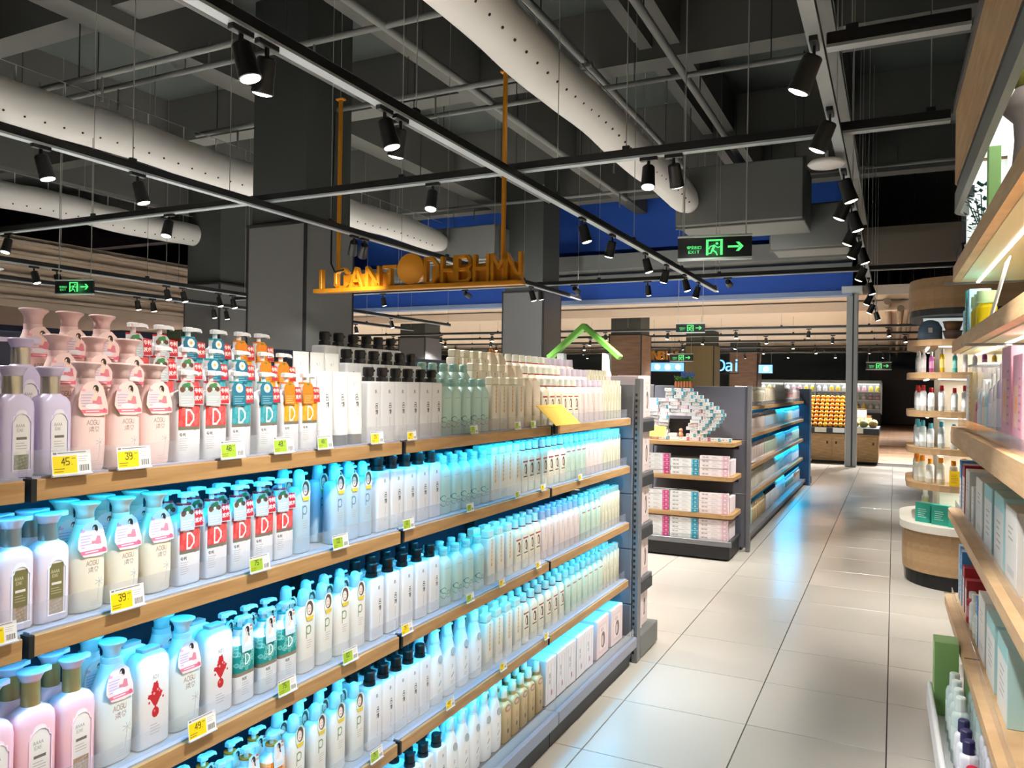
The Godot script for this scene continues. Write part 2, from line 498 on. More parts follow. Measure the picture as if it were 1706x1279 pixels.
func art(k: String) -> Image:
	var g := Color(0.45, 0.44, 0.42)
	var lg := Color(0.70, 0.69, 0.68)
	var p: Paint
	match k:
		"lav", "lavw", "lavp":
			var base: Color = {"lav": Color(.83, .79, .90), "lavw": Color(.93, .87, .90), "lavp": Color(.95, .76, .80)}[k]
			p = Paint.new(128, 256, base)
			var fill: Color = Color(.50, .47, .30) if k == "lavw" else Color(.93, .92, .91)
			p.e(70, 66, 22, 18, base.lightened(.5)).r(40, 68, 62, 172, base.lightened(.5))
			p.e(70, 68, 18, 15, fill if k != "lavw" else Color(.93, .92, .9)).r(44, 72, 54, 164, fill)
			var foot := Color(.55, .55, .45) if k == "lav" else Color(.66, .55, .42)
			var ink: Color = lg if k != "lavw" else Color(.78, .76, .62)
			p.t("AAAA", 50, 92, 9, ink, 2).t("EAE", 54, 106, 9, ink, 2).r(52, 132, 38, 8, g if k != "lavw" else Color(.93, .92, .9)).lines(50, 150, 42, 3, 8, 2, ink)
			p.r(44, 186, 54, 50, foot)
			for i in 26: p.e(48 + (i * 37) % 46, 190 + (i * 23) % 42, 4, 4, foot.lightened(.15 + .1 * (i % 3)), .8)
		"aogu", "aoguc", "aoguw":
			p = Paint.new(128, 256, {"aogu": Color(.95, .83, .80), "aoguc": Color(.91, .87, .78), "aoguw": Color(.86, .88, .87)}[k])
			var ink := Color(.66, .58, .54)
			p.t("AOGU", 42, 106, 13, ink, 2.4).t("澳谷", 50, 124, 16, ink, 2)
			p.l(86, 224, 92, 172, 2, lg)
			for a in 7: p.l(92, 172, 92 + cos(a * .9) * 18, 172 + sin(a * .9) * 13, 2, lg)
			p.lines(60, 228, 46, 3, 6, 1, lg)
		"goblet":
			p = Paint.new(128, 256, Color(.92, .91, .91))
			var red := Color(.78, .12, .16)
			p.t("AOI", 52, 62, 10, lg, 2)
			for i in 60: p.e(64 + sin(i * 2.4) * (6 + i * .55) * (.5 + .5 * cos(i * .37)), 88 + i * .75 + sin(i * 5.1) * 6, 3.5, 3.5, red)
			p.e(64, 96, 12, 14, red).e(64, 120, 16, 18, red).poly(PackedVector2Array([Vector2(34, 112), Vector2(94, 112), Vector2(70, 146), Vector2(58, 146)]), red)
			p.e(58, 112, 4, 4, Color(.95, .7, .7)).e(72, 104, 3, 3, Color(.95, .8, .8)).r(61, 144, 6, 12, red).e(64, 164, 14, 14, red).e(60, 160, 4, 4, Color(.9, .5, .5)).lines(44, 196, 42, 4, 8, 2, lg)
		"dred", "dteal", "dorange":
			p = Paint.new(128, 256, Color(.92, .92, .93))
			var c1: Color = {"dred": Color(.84, .24, .24), "dteal": Color(.16, .58, .63), "dorange": Color(.95, .60, .08)}[k]
			p.r(10, 50, 108, 92, c1)
			for i in 22: p.e(14 + (i * 41) % 100, 56 + (i * 29) % 82, 10 + i % 5, 10 + i % 4, c1.lightened(.28 if i % 2 else .12), .6)
			p.t("DANZ", 24, 56, 10, Color(.96, .93, .92), 2).t("D", 44, 72, 54, Color(.98, .97, .96), 8)
			p.r(10, 132, 108, 12, Color(.48, .46, .40)).t("专利", 14, 154, 12, g, 2).lines(14, 174, 40, 6, 8, 2, lg)
		"teal_w", "orange_w":
			p = Paint.new(128, 256, Color(.92, .92, .92))
			var c1 := Color(.05, .55, .53) if k == "teal_w" else Color(.95, .48, .05)
			p.r(0, 30, 128, 112, c1)
			for i in 40:
				p.e(6 + (i * i * 47 + i * 13) % 116, 36 + (i * i * 31 + i * 57) % 100, 9, 9, c1.lightened(.55), .9)
				p.e(6 + (i * i * 47 + i * 13) % 116, 36 + (i * i * 31 + i * 57) % 100, 6, 6, c1.lightened(.2), .9)
			p.t("D", 58, 70, 38, Color(.97, .97, .96), 6)
			p.r(0, 136, 128, 14, Color(.55, .50, .42)).t("利技", 40, 158, 12, g, 2).lines(40, 178, 44, 6, 9, 2, lg)
		"tube":
			p = Paint.new(128, 256, Color(.93, .93, .92))
			p.t("e.1", 44, 40, 12, lg, 2).tv("吕博", 52, 92, 22, Color(.35, .36, .36), 3).tv("人个", 56, 152, 12, lg, 2)
		"boxy":
			p = Paint.new(128, 256, Color(.91, .91, .92))
			p.t("e.", 66, 30, 18, g, 3).tv("吕博", 72, 92, 20, Color(.32, .32, .33), 3).r(80, 152, 3, 44, lg).tv("个", 74, 204, 10, lg, 2).lines(20, 236, 50, 2, 6, 1, lg)
		"sea":
			p = Paint.new(128, 256, Color(.72, .84, .81))
			p.lines(24, 60, 70, 1, 6, 2, Color(.5, .62, .6)).t("Sea", 4, 160, 54, Color(.34, .50, .47), 4, 1.2)
		"stripe":
			p = Paint.new(128, 256, Color(.90, .87, .80))
			p.r(46, 6, 20, 150, Color(.80, .62, .36)).tv("护发洗发护发", 49, 14, 13, Color(.93, .88, .78), 2, 1.7).lines(76, 96, 34, 6, 10, 2, Color(.75, .71, .64)).lines(40, 200, 60, 4, 9, 2, Color(.76, .72, .65))
		"creamy":
			p = Paint.new(128, 256, Color(.88, .82, .73))
			p.lines(40, 120, 50, 3, 10, 2, Color(.74, .66, .56)).e(96, 150, 6, 14, Color(.74, .66, .56))
		"lady":
			p = Paint.new(128, 256, Color(.90, .87, .78))
			var br := Color(.28, .14, .10)
			p.r(14, 62, 100, 9, Color(.62, .14, .12)).e(64, 110, 26, 30, br).e(58, 114, 15, 21, Color(.90, .82, .72)).poly(PackedVector2Array([Vector2(70, 90), Vector2(94, 110), Vector2(88, 150), Vector2(72, 142)]), br).r(26, 156, 76, 7, br).lines(34, 176, 60, 5, 10, 2, Color(.72, .66, .55))
		"rosy":
			p = Paint.new(128, 256, Color(.88, .80, .77))
			p.r(50, 44, 28, 90, Color(.84, .76, .70)).tv("洗发护", 56, 50, 14, Color(.66, .54, .50), 2, 1.6).lines(36, 170, 60, 4, 10, 2, Color(.76, .68, .64))
		"greeny":
			p = Paint.new(128, 256, Color(.76, .82, .74))
			p.lines(30, 96, 66, 6, 12, 2, Color(.58, .66, .58)).r(20, 50, 88, 8, Color(.64, .30, .28)).lines(30, 190, 60, 3, 10, 2, Color(.6, .68, .6))
		"slim":
			p = Paint.new(64, 128, Color(.83, .80, .70))
			p.r(8, 0, 6, 128, Color(.70, .66, .54)).r(26, 0, 10, 128, Color(.90, .88, .80)).r(48, 0, 6, 128, Color(.68, .64, .53)).r(28, 30, 6, 30, Color(.55, .5, .4))
		"pc", "pb":
			p = Paint.new(128, 256, Color(.91, .90, .87) if k == "pc" else Color(.70, .80, .87))
			p.t("p", 44, 60, 46, Color(.50, .58, .42) if k == "pc" else Color(.42, .52, .60), 6).lines(46, 132, 40, 4, 9, 2, lg)
		"oval":
			p = Paint.new(128, 256, Color(.92, .92, .92))
			p.t("p", 56, 116, 16, lg, 3).l(54, 176, 76, 160, 4, Color(.25, .25, .26)).lines(48, 196, 34, 2, 8, 2, lg)
		"tan":
			p = Paint.new(128, 256, Color(.78, .68, .50))
			p.e(64, 40, 44, 22, Color(.60, .44, .36)).e(64, 40, 30, 12, Color(.76, .66, .56)).lines(50, 106, 30, 4, 11, 3, Color(.42, .34, .24)).e(64, 186, 12, 16, Color(.42, .30, .22))
		"gift":
			p = Paint.new(128, 128, Color(.90, .82, .82))
			p.r(22, 18, 84, 96, Color(.86, .78, .76)).r(28, 24, 72, 84, Color(.92, .86, .84)).e(66, 74, 22, 28, Color(.45, .38, .38)).e(60, 76, 12, 18, Color(.85, .76, .72)).t("AOA", 40, 30, 12, Color(.66, .52, .52), 2)
		"whitebox":
			p = Paint.new(128, 128, Color(.90, .89, .90))
			p.r(20, 14, 10, 100, Color(.82, .81, .83)).r(60, 14, 8, 100, Color(.80, .78, .80)).r(98, 14, 12, 100, Color(.83, .82, .83)).tv("洗护", 42, 40, 14, g, 2).e(74, 100, 7, 9, Color(.70, .45, .48))
		"paste_m", "paste_t", "paste_p":
			p = Paint.new(256, 48, Color(.93, .93, .93) if k != "paste_p" else Color(.93, .88, .88))
			var c1: Color = {"paste_m": Color(.78, .22, .48), "paste_t": Color(.10, .55, .66), "paste_p": Color(.86, .70, .74)}[k]
			p.r(206, 0, 50, 48, c1).r(192, 0, 14, 48, c1.lightened(.4)).t("SEAE", 24, 12, 16, g, 3).lines(110, 14, 60, 3, 9, 3, lg).e(230, 24, 12, 12, c1.lightened(.5))
		"face":
			p = Paint.new(96, 128, Color(.90, .86, .76))
			p.e(46, 52, 34, 46, Color(.35, .26, .22)).e(40, 58, 22, 32, Color(.92, .80, .72)).e(34, 52, 3, 2, Color(.2, .1, .1)).e(50, 52, 3, 2, Color(.2, .1, .1)).e(42, 72, 7, 3, Color(.8, .3, .3)).r(0, 104, 96, 24, Color(.88, .74, .24))
		"portrait":
			p = Paint.new(128, 128, Color(.93, .80, .77))
			p.e(54, 70, 46, 34, Color(.86, .78, .80)).lines(14, 50, 52, 5, 10, 3, Color(.74, .60, .66)).e(18, 24, 6, 14, Color(.90, .58, .64)).e(26, 34, 9, 5, Color(.90, .62, .68))
			woman(p, 78, 32, 17, Color(.84, .48, .52), false)
			p.e(60, 92, 30, 10, Color(.88, .87, .88)).r(4, 104, 120, 13, Color(.86, .42, .50)).lines(30, 108, 60, 1, 6, 4, Color(.95, .84, .84)).e(112, 108, 9, 9, Color(.84, .36, .46))
		"longhair":
			p = Paint.new(96, 128, Color(.80, .85, .87))
			woman(p, 46, 34, 22, Color(.90, .88, .88), true)
			p.r(70, 10, 16, 10, Color(.80, .3, .25)).r(70, 26, 16, 12, Color(.88, .6, .3))
		"fruit_red", "fruit_teal", "fruit_orange":
			var c0: Color = {"fruit_red": Color(.70, .72, .72), "fruit_teal": Color(.08, .42, .52), "fruit_orange": Color(.80, .48, .08)}[k]
			p = Paint.new(160, 128, c0)
			if k == "fruit_red":
				p.e(50, 30, 30, 18, Color(.25, .45, .28)).e(80, 40, 14, 12, Color(.36, .22, .16)).e(24, 42, 16, 14, Color(.40, .24, .18)).e(52, 40, 8, 8, Color(.92, .92, .9)).e(64, 16, 14, 8, Color(.2, .5, .25))
			elif k == "fruit_teal":
				for a in 12: p.e(54 + cos(a * .524) * 18, 34 + sin(a * .524) * 16, 9, 8, Color(.90, .91, .92))
				p.e(54, 34, 9, 8, Color(.95, .72, .15))
			else:
				p.e(54, 36, 34, 26, Color(.94, .50, .06)).e(54, 12, 16, 6, Color(.40, .50, .15)).l(54, 14, 40, 56, 2, Color(.82, .40, .04)).l(54, 14, 68, 56, 2, Color(.82, .40, .04))
			p.lines(14, 76, 76, 4, 12, 4, c0.lightened(.45)).r(100, 28, 56, 84, Color(.74, .14, .18)).t("专利", 104, 36, 22, Color(.95, .93, .9), 3.4, 1.15).t("技术", 104, 72, 22, Color(.95, .93, .9), 3.4, 1.15)
		"round_logo":
			p = Paint.new(64, 64, Color(.66, .68, .67))
			p.e(32, 32, 25, 25, Color(.80, .81, .80)).t("p", 22, 16, 24, Color(.5, .54, .5), 4)
		"tk45", "tk39", "tk49", "tkg48", "tkg75", "tkg62":
			var green := k.begins_with("tkg")
			p = Paint.new(192, 80, Color(.93, .93, .93))
			p.r(0, 0, 192, 12, Color(.86, .87, .88)).r(8, 3, 16, 6, g).lines(30, 4, 140, 1, 5, 3, g)
			p.r(4, 16, 118, 60, Color(.62, .76, .22) if green else Color(.95, .84, .10))
			p.t(k.right(2) + ".", 46, 22, 24, Color(.16, .15, .12), 4).lines(96, 24, 20, 1, 4, 3, g).lines(10, 58, 60, 2, 9, 3, Color(.55, .45, .1))
			p.lines(130, 20, 50, 3, 8, 2, lg)
			for i in 13: p.r(132 + i * 4, 50, 1 + (i * 7) % 3, 22, Color(.2, .2, .2))
		"box_blue": p = Paint.new(96, 128, Color(.90, .92, .95)).r(0, 0, 96, 44, Color(.25, .58, .86)).lines(14, 60, 60, 5, 11, 3, lg).t("RE", 20, 12, 20, Color(.95, .95, .97), 3)
		"box_lblue": p = Paint.new(96, 128, Color(.60, .80, .93)).e(44, 36, 14, 14, Color(.15, .30, .65)).e(50, 52, 16, 9, Color(.60, .80, .93)).lines(20, 76, 50, 4, 10, 3, Color(.3, .5, .75))
		"box_green": p = Paint.new(96, 128, Color(.10, .60, .52)).lines(18, 40, 56, 5, 13, 4, Color(.75, .88, .85))
		"box_red": p = Paint.new(96, 128, Color(.92, .91, .91)).r(0, 0, 96, 30, Color(.70, .16, .20)).t("ESE", 24, 8, 14, Color(.95, .8, .8), 2).lines(14, 50, 60, 6, 11, 3, lg)
		"box_yellow": p = Paint.new(96, 128, Color(.92, .76, .08)).r(60, 0, 14, 128, Color(.80, .62, .06)).lines(10, 30, 40, 6, 13, 4, Color(.60, .45, .05))
		"box_pink": p = Paint.new(96, 128, Color(.84, .60, .68)).r(14, 40, 40, 56, Color(.90, .70, .62)).e(34, 66, 16, 12, Color(.92, .62, .38)).lines(60, 30, 26, 7, 11, 3, Color(.68, .40, .50))
		"box_white": p = Paint.new(96, 128, Color(.91, .91, .90)).lines(26, 30, 44, 3, 9, 3, lg).r(20, 96, 56, 12, Color(.80, .82, .84))
		"box_aqua": p = Paint.new(96, 128, Color(.92, .94, .94)).r(0, 0, 96, 26, Color(.60, .84, .86)).lines(26, 46, 44, 5, 11, 3, lg)
		"box_lime": p = Paint.new(96, 128, Color(.57, .75, .45)).lines(20, 50, 50, 3, 12, 4, Color(.50, .68, .38))
		"card_yellow": p = Paint.new(96, 64, Color(.96, .80, .34)).r(8, 8, 80, 2, Color(.9, .7, .2))
		"exit":
			p = Paint.new(384, 128, Color(.012, .02, .016))
			var gr := Color(.36, .95, .50)
			p.t("安全出口", 44, 52, 18, gr, 3, 1.1).t("EXIT", 52, 82, 17, gr, 3.4, 1.25)
			p.r(146, 14, 90, 100, gr).r(160, 26, 62, 88, Color(.012, .02, .016))
			p.e(204, 40, 8, 8, gr).l(190, 54, 180, 82, 14, gr).l(188, 52, 168, 58, 7, gr).l(168, 58, 162, 72, 6, gr).l(194, 56, 210, 66, 7, gr).l(210, 66, 220, 62, 6, gr).l(182, 82, 198, 94, 9, gr).l(198, 94, 206, 112, 8, gr).l(180, 82, 172, 100, 9, gr).l(172, 100, 154, 104, 8, gr)
			p.r(262, 56, 60, 14, gr).poly(PackedVector2Array([Vector2(304, 34), Vector2(322, 34), Vector2(346, 63), Vector2(322, 92), Vector2(304, 92), Vector2(326, 63)]), gr)
		_: p = Paint.new(8, 8, Color.WHITE)
	return p.im

func am(k: String, rough := 0.42) -> StandardMaterial3D:
	if not M.has("art_" + k): mtx("art_" + k, art(k), rough)
	return M["art_" + k]

# ---------------------------------------------------------------- goods
var PROTO := {}
# kind: [name, category, width, depth, height, description]
const KIND := {
	"lav": ["pump_bottle", "bottle", .064, .046, .2, "lavender pump bottle with white arched label"],
	"lavw": ["pump_bottle", "bottle", .064, .046, .2, "pale pink pump bottle with olive label"],
	"lavp": ["pump_bottle", "bottle", .076, .05, .25, "pink pump bottle with gold neck"],
	"aogu": ["shower_bottle", "bottle", .074, .05, .2, "pale pink bottle with portrait neck tag"],
	"aoguc": ["shower_bottle", "bottle", .074, .05, .2, "cream bottle with portrait neck tag"],
	"aoguw": ["shower_bottle", "bottle", .086, .055, .245, "large milky bottle with portrait neck tag"],
	"goblet": ["lotion_bottle", "bottle", .082, .05, .2, "white bottle printed with red goblet"],
	"dred": ["red_label_bottle", "bottle", .068, .046, .2, "white pump bottle with red label"],
	"dteal": ["teal_label_bottle", "bottle", .068, .046, .2, "white pump bottle with teal label"],
	"dorange": ["orange_label_bottle", "bottle", .068, .046, .2, "white pump bottle with orange label"],
	"teal_w": ["bubble_print_bottle", "bottle", .068, .046, .22, "teal bubble bottle with woman tag"],
	"orange_w": ["bubble_print_bottle", "bottle", .068, .046, .22, "orange bubble bottle with woman tag"],
	"tube": ["cream_tube", "tube", .062, .04, .21, "white squeeze tube on grey cap"],
	"boxy": ["black_pump_bottle", "bottle", .068, .052, .23, "square white bottle with black pump"],
	"sea": ["aqua_bottle", "bottle", .068, .05, .205, "aqua bottle with script lettering"],
	"stripe": ["striped_bottle", "bottle", .066, .046, .21, "cream bottle with ochre stripe"],
	"creamy": ["beige_bottle", "bottle", .07, .05, .2, "plain beige flat bottle"],
	"lady": ["lady_print_bottle", "bottle", .064, .046, .21, "cream bottle with brown-haired lady print"],
	"rosy": ["dusky_pink_bottle", "bottle", .064, .046, .21, "dusky pink bottle with clear cap"],
	"greeny": ["pale_green_bottle", "bottle", .064, .046, .21, "pale green bottle with clear cap"],
	"slim": ["slim_bottle", "bottle", .046, .046, .215, "slim beige striped bottle"],
	"pc": ["shampoo_bottle", "bottle", .068, .046, .22, "off-white bottle with green letter p"],
	"pb": ["shampoo_bottle", "bottle", .066, .046, .21, "pale blue bottle with letter p"],
	"oval": ["conditioner_bottle", "bottle", .082, .05, .25, "rounded white pump bottle with round sticker"],
	"tan": ["tan_bottle", "bottle", .07, .05, .22, "tan bottle with white pump"],
	"gift": ["gift_carton", "box", .19, .14, .2, "pale pink gift carton with portrait window"],
	"whitebox": ["carton", "box", .112, .2, .2, "white carton with grey print"],
	"giftside": ["gift_carton", "box", .15, .17, .25, "pink gift carton with picture window"],
}

func pump_mesh(style: String) -> ArrayMesh:
	var key := "pump_" + style
	if MESH.has(key): return MESH[key]
	var st := nst()
	match style:
		"flare":
			add_lathe(st, [Vector2(0, 0), Vector2(.017, 0), Vector2(.018, .004), Vector2(.0235, .014), Vector2(.0245, .017), Vector2(.022, .0185), Vector2(0, .018)], 20, Vector3.ZERO, Basis(), 0)
			add_prism(st, PackedVector2Array([Vector2(.01, -.012), Vector2(.036, -.006), Vector2(.038, 0), Vector2(.036, .006), Vector2(.01, .012)]), -.018, -.010, Basis(Vector3.RIGHT, PI * .5))
		"tee":
			add_lathe(st, [Vector2(0, 0), Vector2(.006, 0), Vector2(.006, .012), Vector2(.012, .013), Vector2(.0125, .021), Vector2(.010, .024), Vector2(0, .0245)], 14, Vector3.ZERO, Basis(), -1)
			add_prism(st, PackedVector2Array([Vector2(-.012, .013), Vector2(.030, .0145), Vector2(.036, .011), Vector2(.038, .0135), Vector2(.034, .021), Vector2(.02, .0235), Vector2(-.012, .023)]), -.0065, .0065)
		"black":
			add_lathe(st, [Vector2(0, 0), Vector2(.0125, 0), Vector2(.0125, .004), Vector2(.0165, .005), Vector2(.0170, .027), Vector2(.0150, .031), Vector2(0, .0315)], 18, Vector3.ZERO, Basis(), -1)
			add_box(st, Vector3(.020, .021, 0), Vector3(.022, .008, .009), .002)
		"dome":
			add_lathe(st, [Vector2(0, 0), Vector2(.016, 0), Vector2(.0165, .004), Vector2(.015, .03), Vector2(.012, .040), Vector2(.006, .044), Vector2(0, .045)], 16, Vector3.ZERO, Basis(), 0)
			add_box(st, Vector3(.021, .031, 0), Vector3(.026, .008, .01), .003)
		"rib":
			add_lathe(st, [Vector2(0, 0), Vector2(.016, 0), Vector2(.016, .012), Vector2(.0145, .013), Vector2(.0145, .015), Vector2(.016, .016), Vector2(.016, .026), Vector2(.0135, .030), Vector2(0, .031)], 18, Vector3.ZERO, Basis(), -1)
			for i in 18: add_box(st, Vector3(cos(TAU * i / 18), 0, sin(TAU * i / 18)) * .0162 + Vector3(0, .006, 0), Vector3(.0016, .011, .0016), 0.0, Basis(Vector3.UP, -TAU * i / 18))
			add_box(st, Vector3(.019, .022, 0), Vector3(.018, .006, .008), .002)
		"cap":
			add_lathe(st, [Vector2(0, 0), Vector2(.0175, 0), Vector2(.0175, .002), Vector2(.016, .030), Vector2(.0145, .0325), Vector2(0, .033)], 16, Vector3.ZERO, Basis(), -1)
		"flat":
			add_box(st, Vector3(0, .016, 0), Vector3(.05, .032, .034), .004)
	MESH[key] = done(st)
	return MESH[key]

func body_mesh(kind: String) -> ArrayMesh:
	var k: Array = KIND[kind]
	var w: float = k[2] * .5
	var d: float = k[3] * .5
	match kind:
		"lav", "lavw", "lavp":
			var h := .15 if kind != "lavp" else .172
			return loft("b_lav%s" % h, [[0, w * .92, d * .9, 5], [.004, w, d, 5], [h * .82, w, d, 5], [h * .9, w * .97, d * .96, 4.5], [h * .955, w * .82, d * .85, 3.4], [h * .985, w * .58, d * .74, 2.5], [h, .0175, .0175, 2]], 28)
		"aogu", "aoguc", "aoguw":
			var h := .168 if kind != "aoguw" else .2
			return loft("b_aogu%s" % h, [[0, w * .86, d * .8, 2.6], [.004, w * .94, d * .9, 2.6], [h * .3, w, d, 2.6], [h * .62, w * .98, d, 2.6], [h * .78, w * .86, d * .9, 2.5], [h * .9, w * .64, d * .78, 2.3], [h * .97, w * .52, d * .72, 2], [h, w * .5, d * .72, 2]], 26)
		"goblet":
			return loft("b_gob", [[0, w * .93, d * .9, 6], [.005, w, d, 6], [.165, w, d, 6], [.182, w * .96, d * .94, 5], [.193, w * .8, d * .85, 4], [.198, w * .5, d * .6, 3]], 26)
		"dred", "dteal", "dorange", "teal_w", "orange_w", "tan":
			return loft("b_d%s" % w, [[0, w * .93, d * .9, 4.5], [.004, w, d, 4.5], [.132, w, d, 4.5], [.142, w * .97, d * .95, 4.2], [.150, w * .8, d * .85, 3.2], [.154, w * .52, d * .74, 2.3], [.158, .016, .016, 2]], 24)
		"tube":
			return loft("b_tube", [[.03, w * .9, d, 2.2], [.05, w * .93, d * .95, 2.2], [.13, w, d * .62, 2.4], [.19, w * 1.02, d * .22, 3], [.198, w * 1.02, d * .06, 4], [.21, w * 1.02, d * .06, 6]], 22)
		"boxy":
			return loft("b_boxy", [[0, w * .96, d * .95, 9], [.003, w, d, 9], [.176, w, d, 9], [.181, w * .985, d * .98, 8], [.184, w * .93, d * .92, 7]], 28)
		"sea":
			return loft("b_sea", [[0, w * .93, d * .92, 3.2], [.004, w, d, 3.2], [.135, w, d, 3.2], [.150, w * .94, d * .96, 3], [.160, w * .78, d * .85, 2.6], [.167, w * .54, d * .7, 2.2], [.171, .0165, .0165, 2]], 24)
		"stripe":
			return loft("b_stripe", [[0, w * .95, d * .93, 6], [.003, w, d, 6], [.172, w, d, 6], [.178, w * .94, d * .92, 5]], 24)
		"creamy":
			return loft("b_creamy", [[0, w * .95, d * .93, 5], [.003, w, d, 5], [.172, w, d, 5], [.192, w * .86, d * .8, 4], [.2, w * .78, d * .7, 4]], 24)
		"lady", "rosy", "greeny":
			return loft("b_lady", [[0, w * .94, d * .92, 4.5], [.004, w, d, 4.5], [.145, w, d, 4.5], [.158, w * .9, d * .94, 3.6], [.168, w * .62, d * .8, 2.6], [.174, .0165, .0165, 2]], 24)
		"slim":
			return loft("b_slim", [[0, w * .94, d * .92, 3.5], [.003, w, d, 3.5], [.178, w, d, 3.5], [.184, w * .92, d * .92, 3]], 20)
		"pc", "pb":
			return loft("b_p%s" % w, [[0, w * .93, d * .92, 3], [.004, w, d, 3], [.150, w, d, 3], [.166, w * .95, d * .94, 3], [.172, w * .8, d * .8, 2.8], [.175, .017, .017, 2]], 24)
		"oval":
			return loft("b_oval", [[0, w * .86, d * .9, 3], [.005, w * .94, d * .97, 3], [.06, w, d, 3], [.12, w * .97, d, 2.8], [.165, w * .78, d * .88, 2.5], [.19, w * .52, d * .74, 2.2], [.2, .017, .017, 2]], 26)
	return null

func neck_tag(kind: String, poly: PackedVector2Array, artk: String, o: Node, y: float, z: float, tilt: float) -> void:
	var key := "tag_%s_%s" % [kind, artk]
	if not MESH.has(key): MESH[key] = prism(poly, 0, .0008)
	part("neck_tag", MESH[key], am(artk, .35), o, Vector3(0, y, z), Vector3(tilt, 0, 0)).set_meta("label", "printed card hung round the neck")

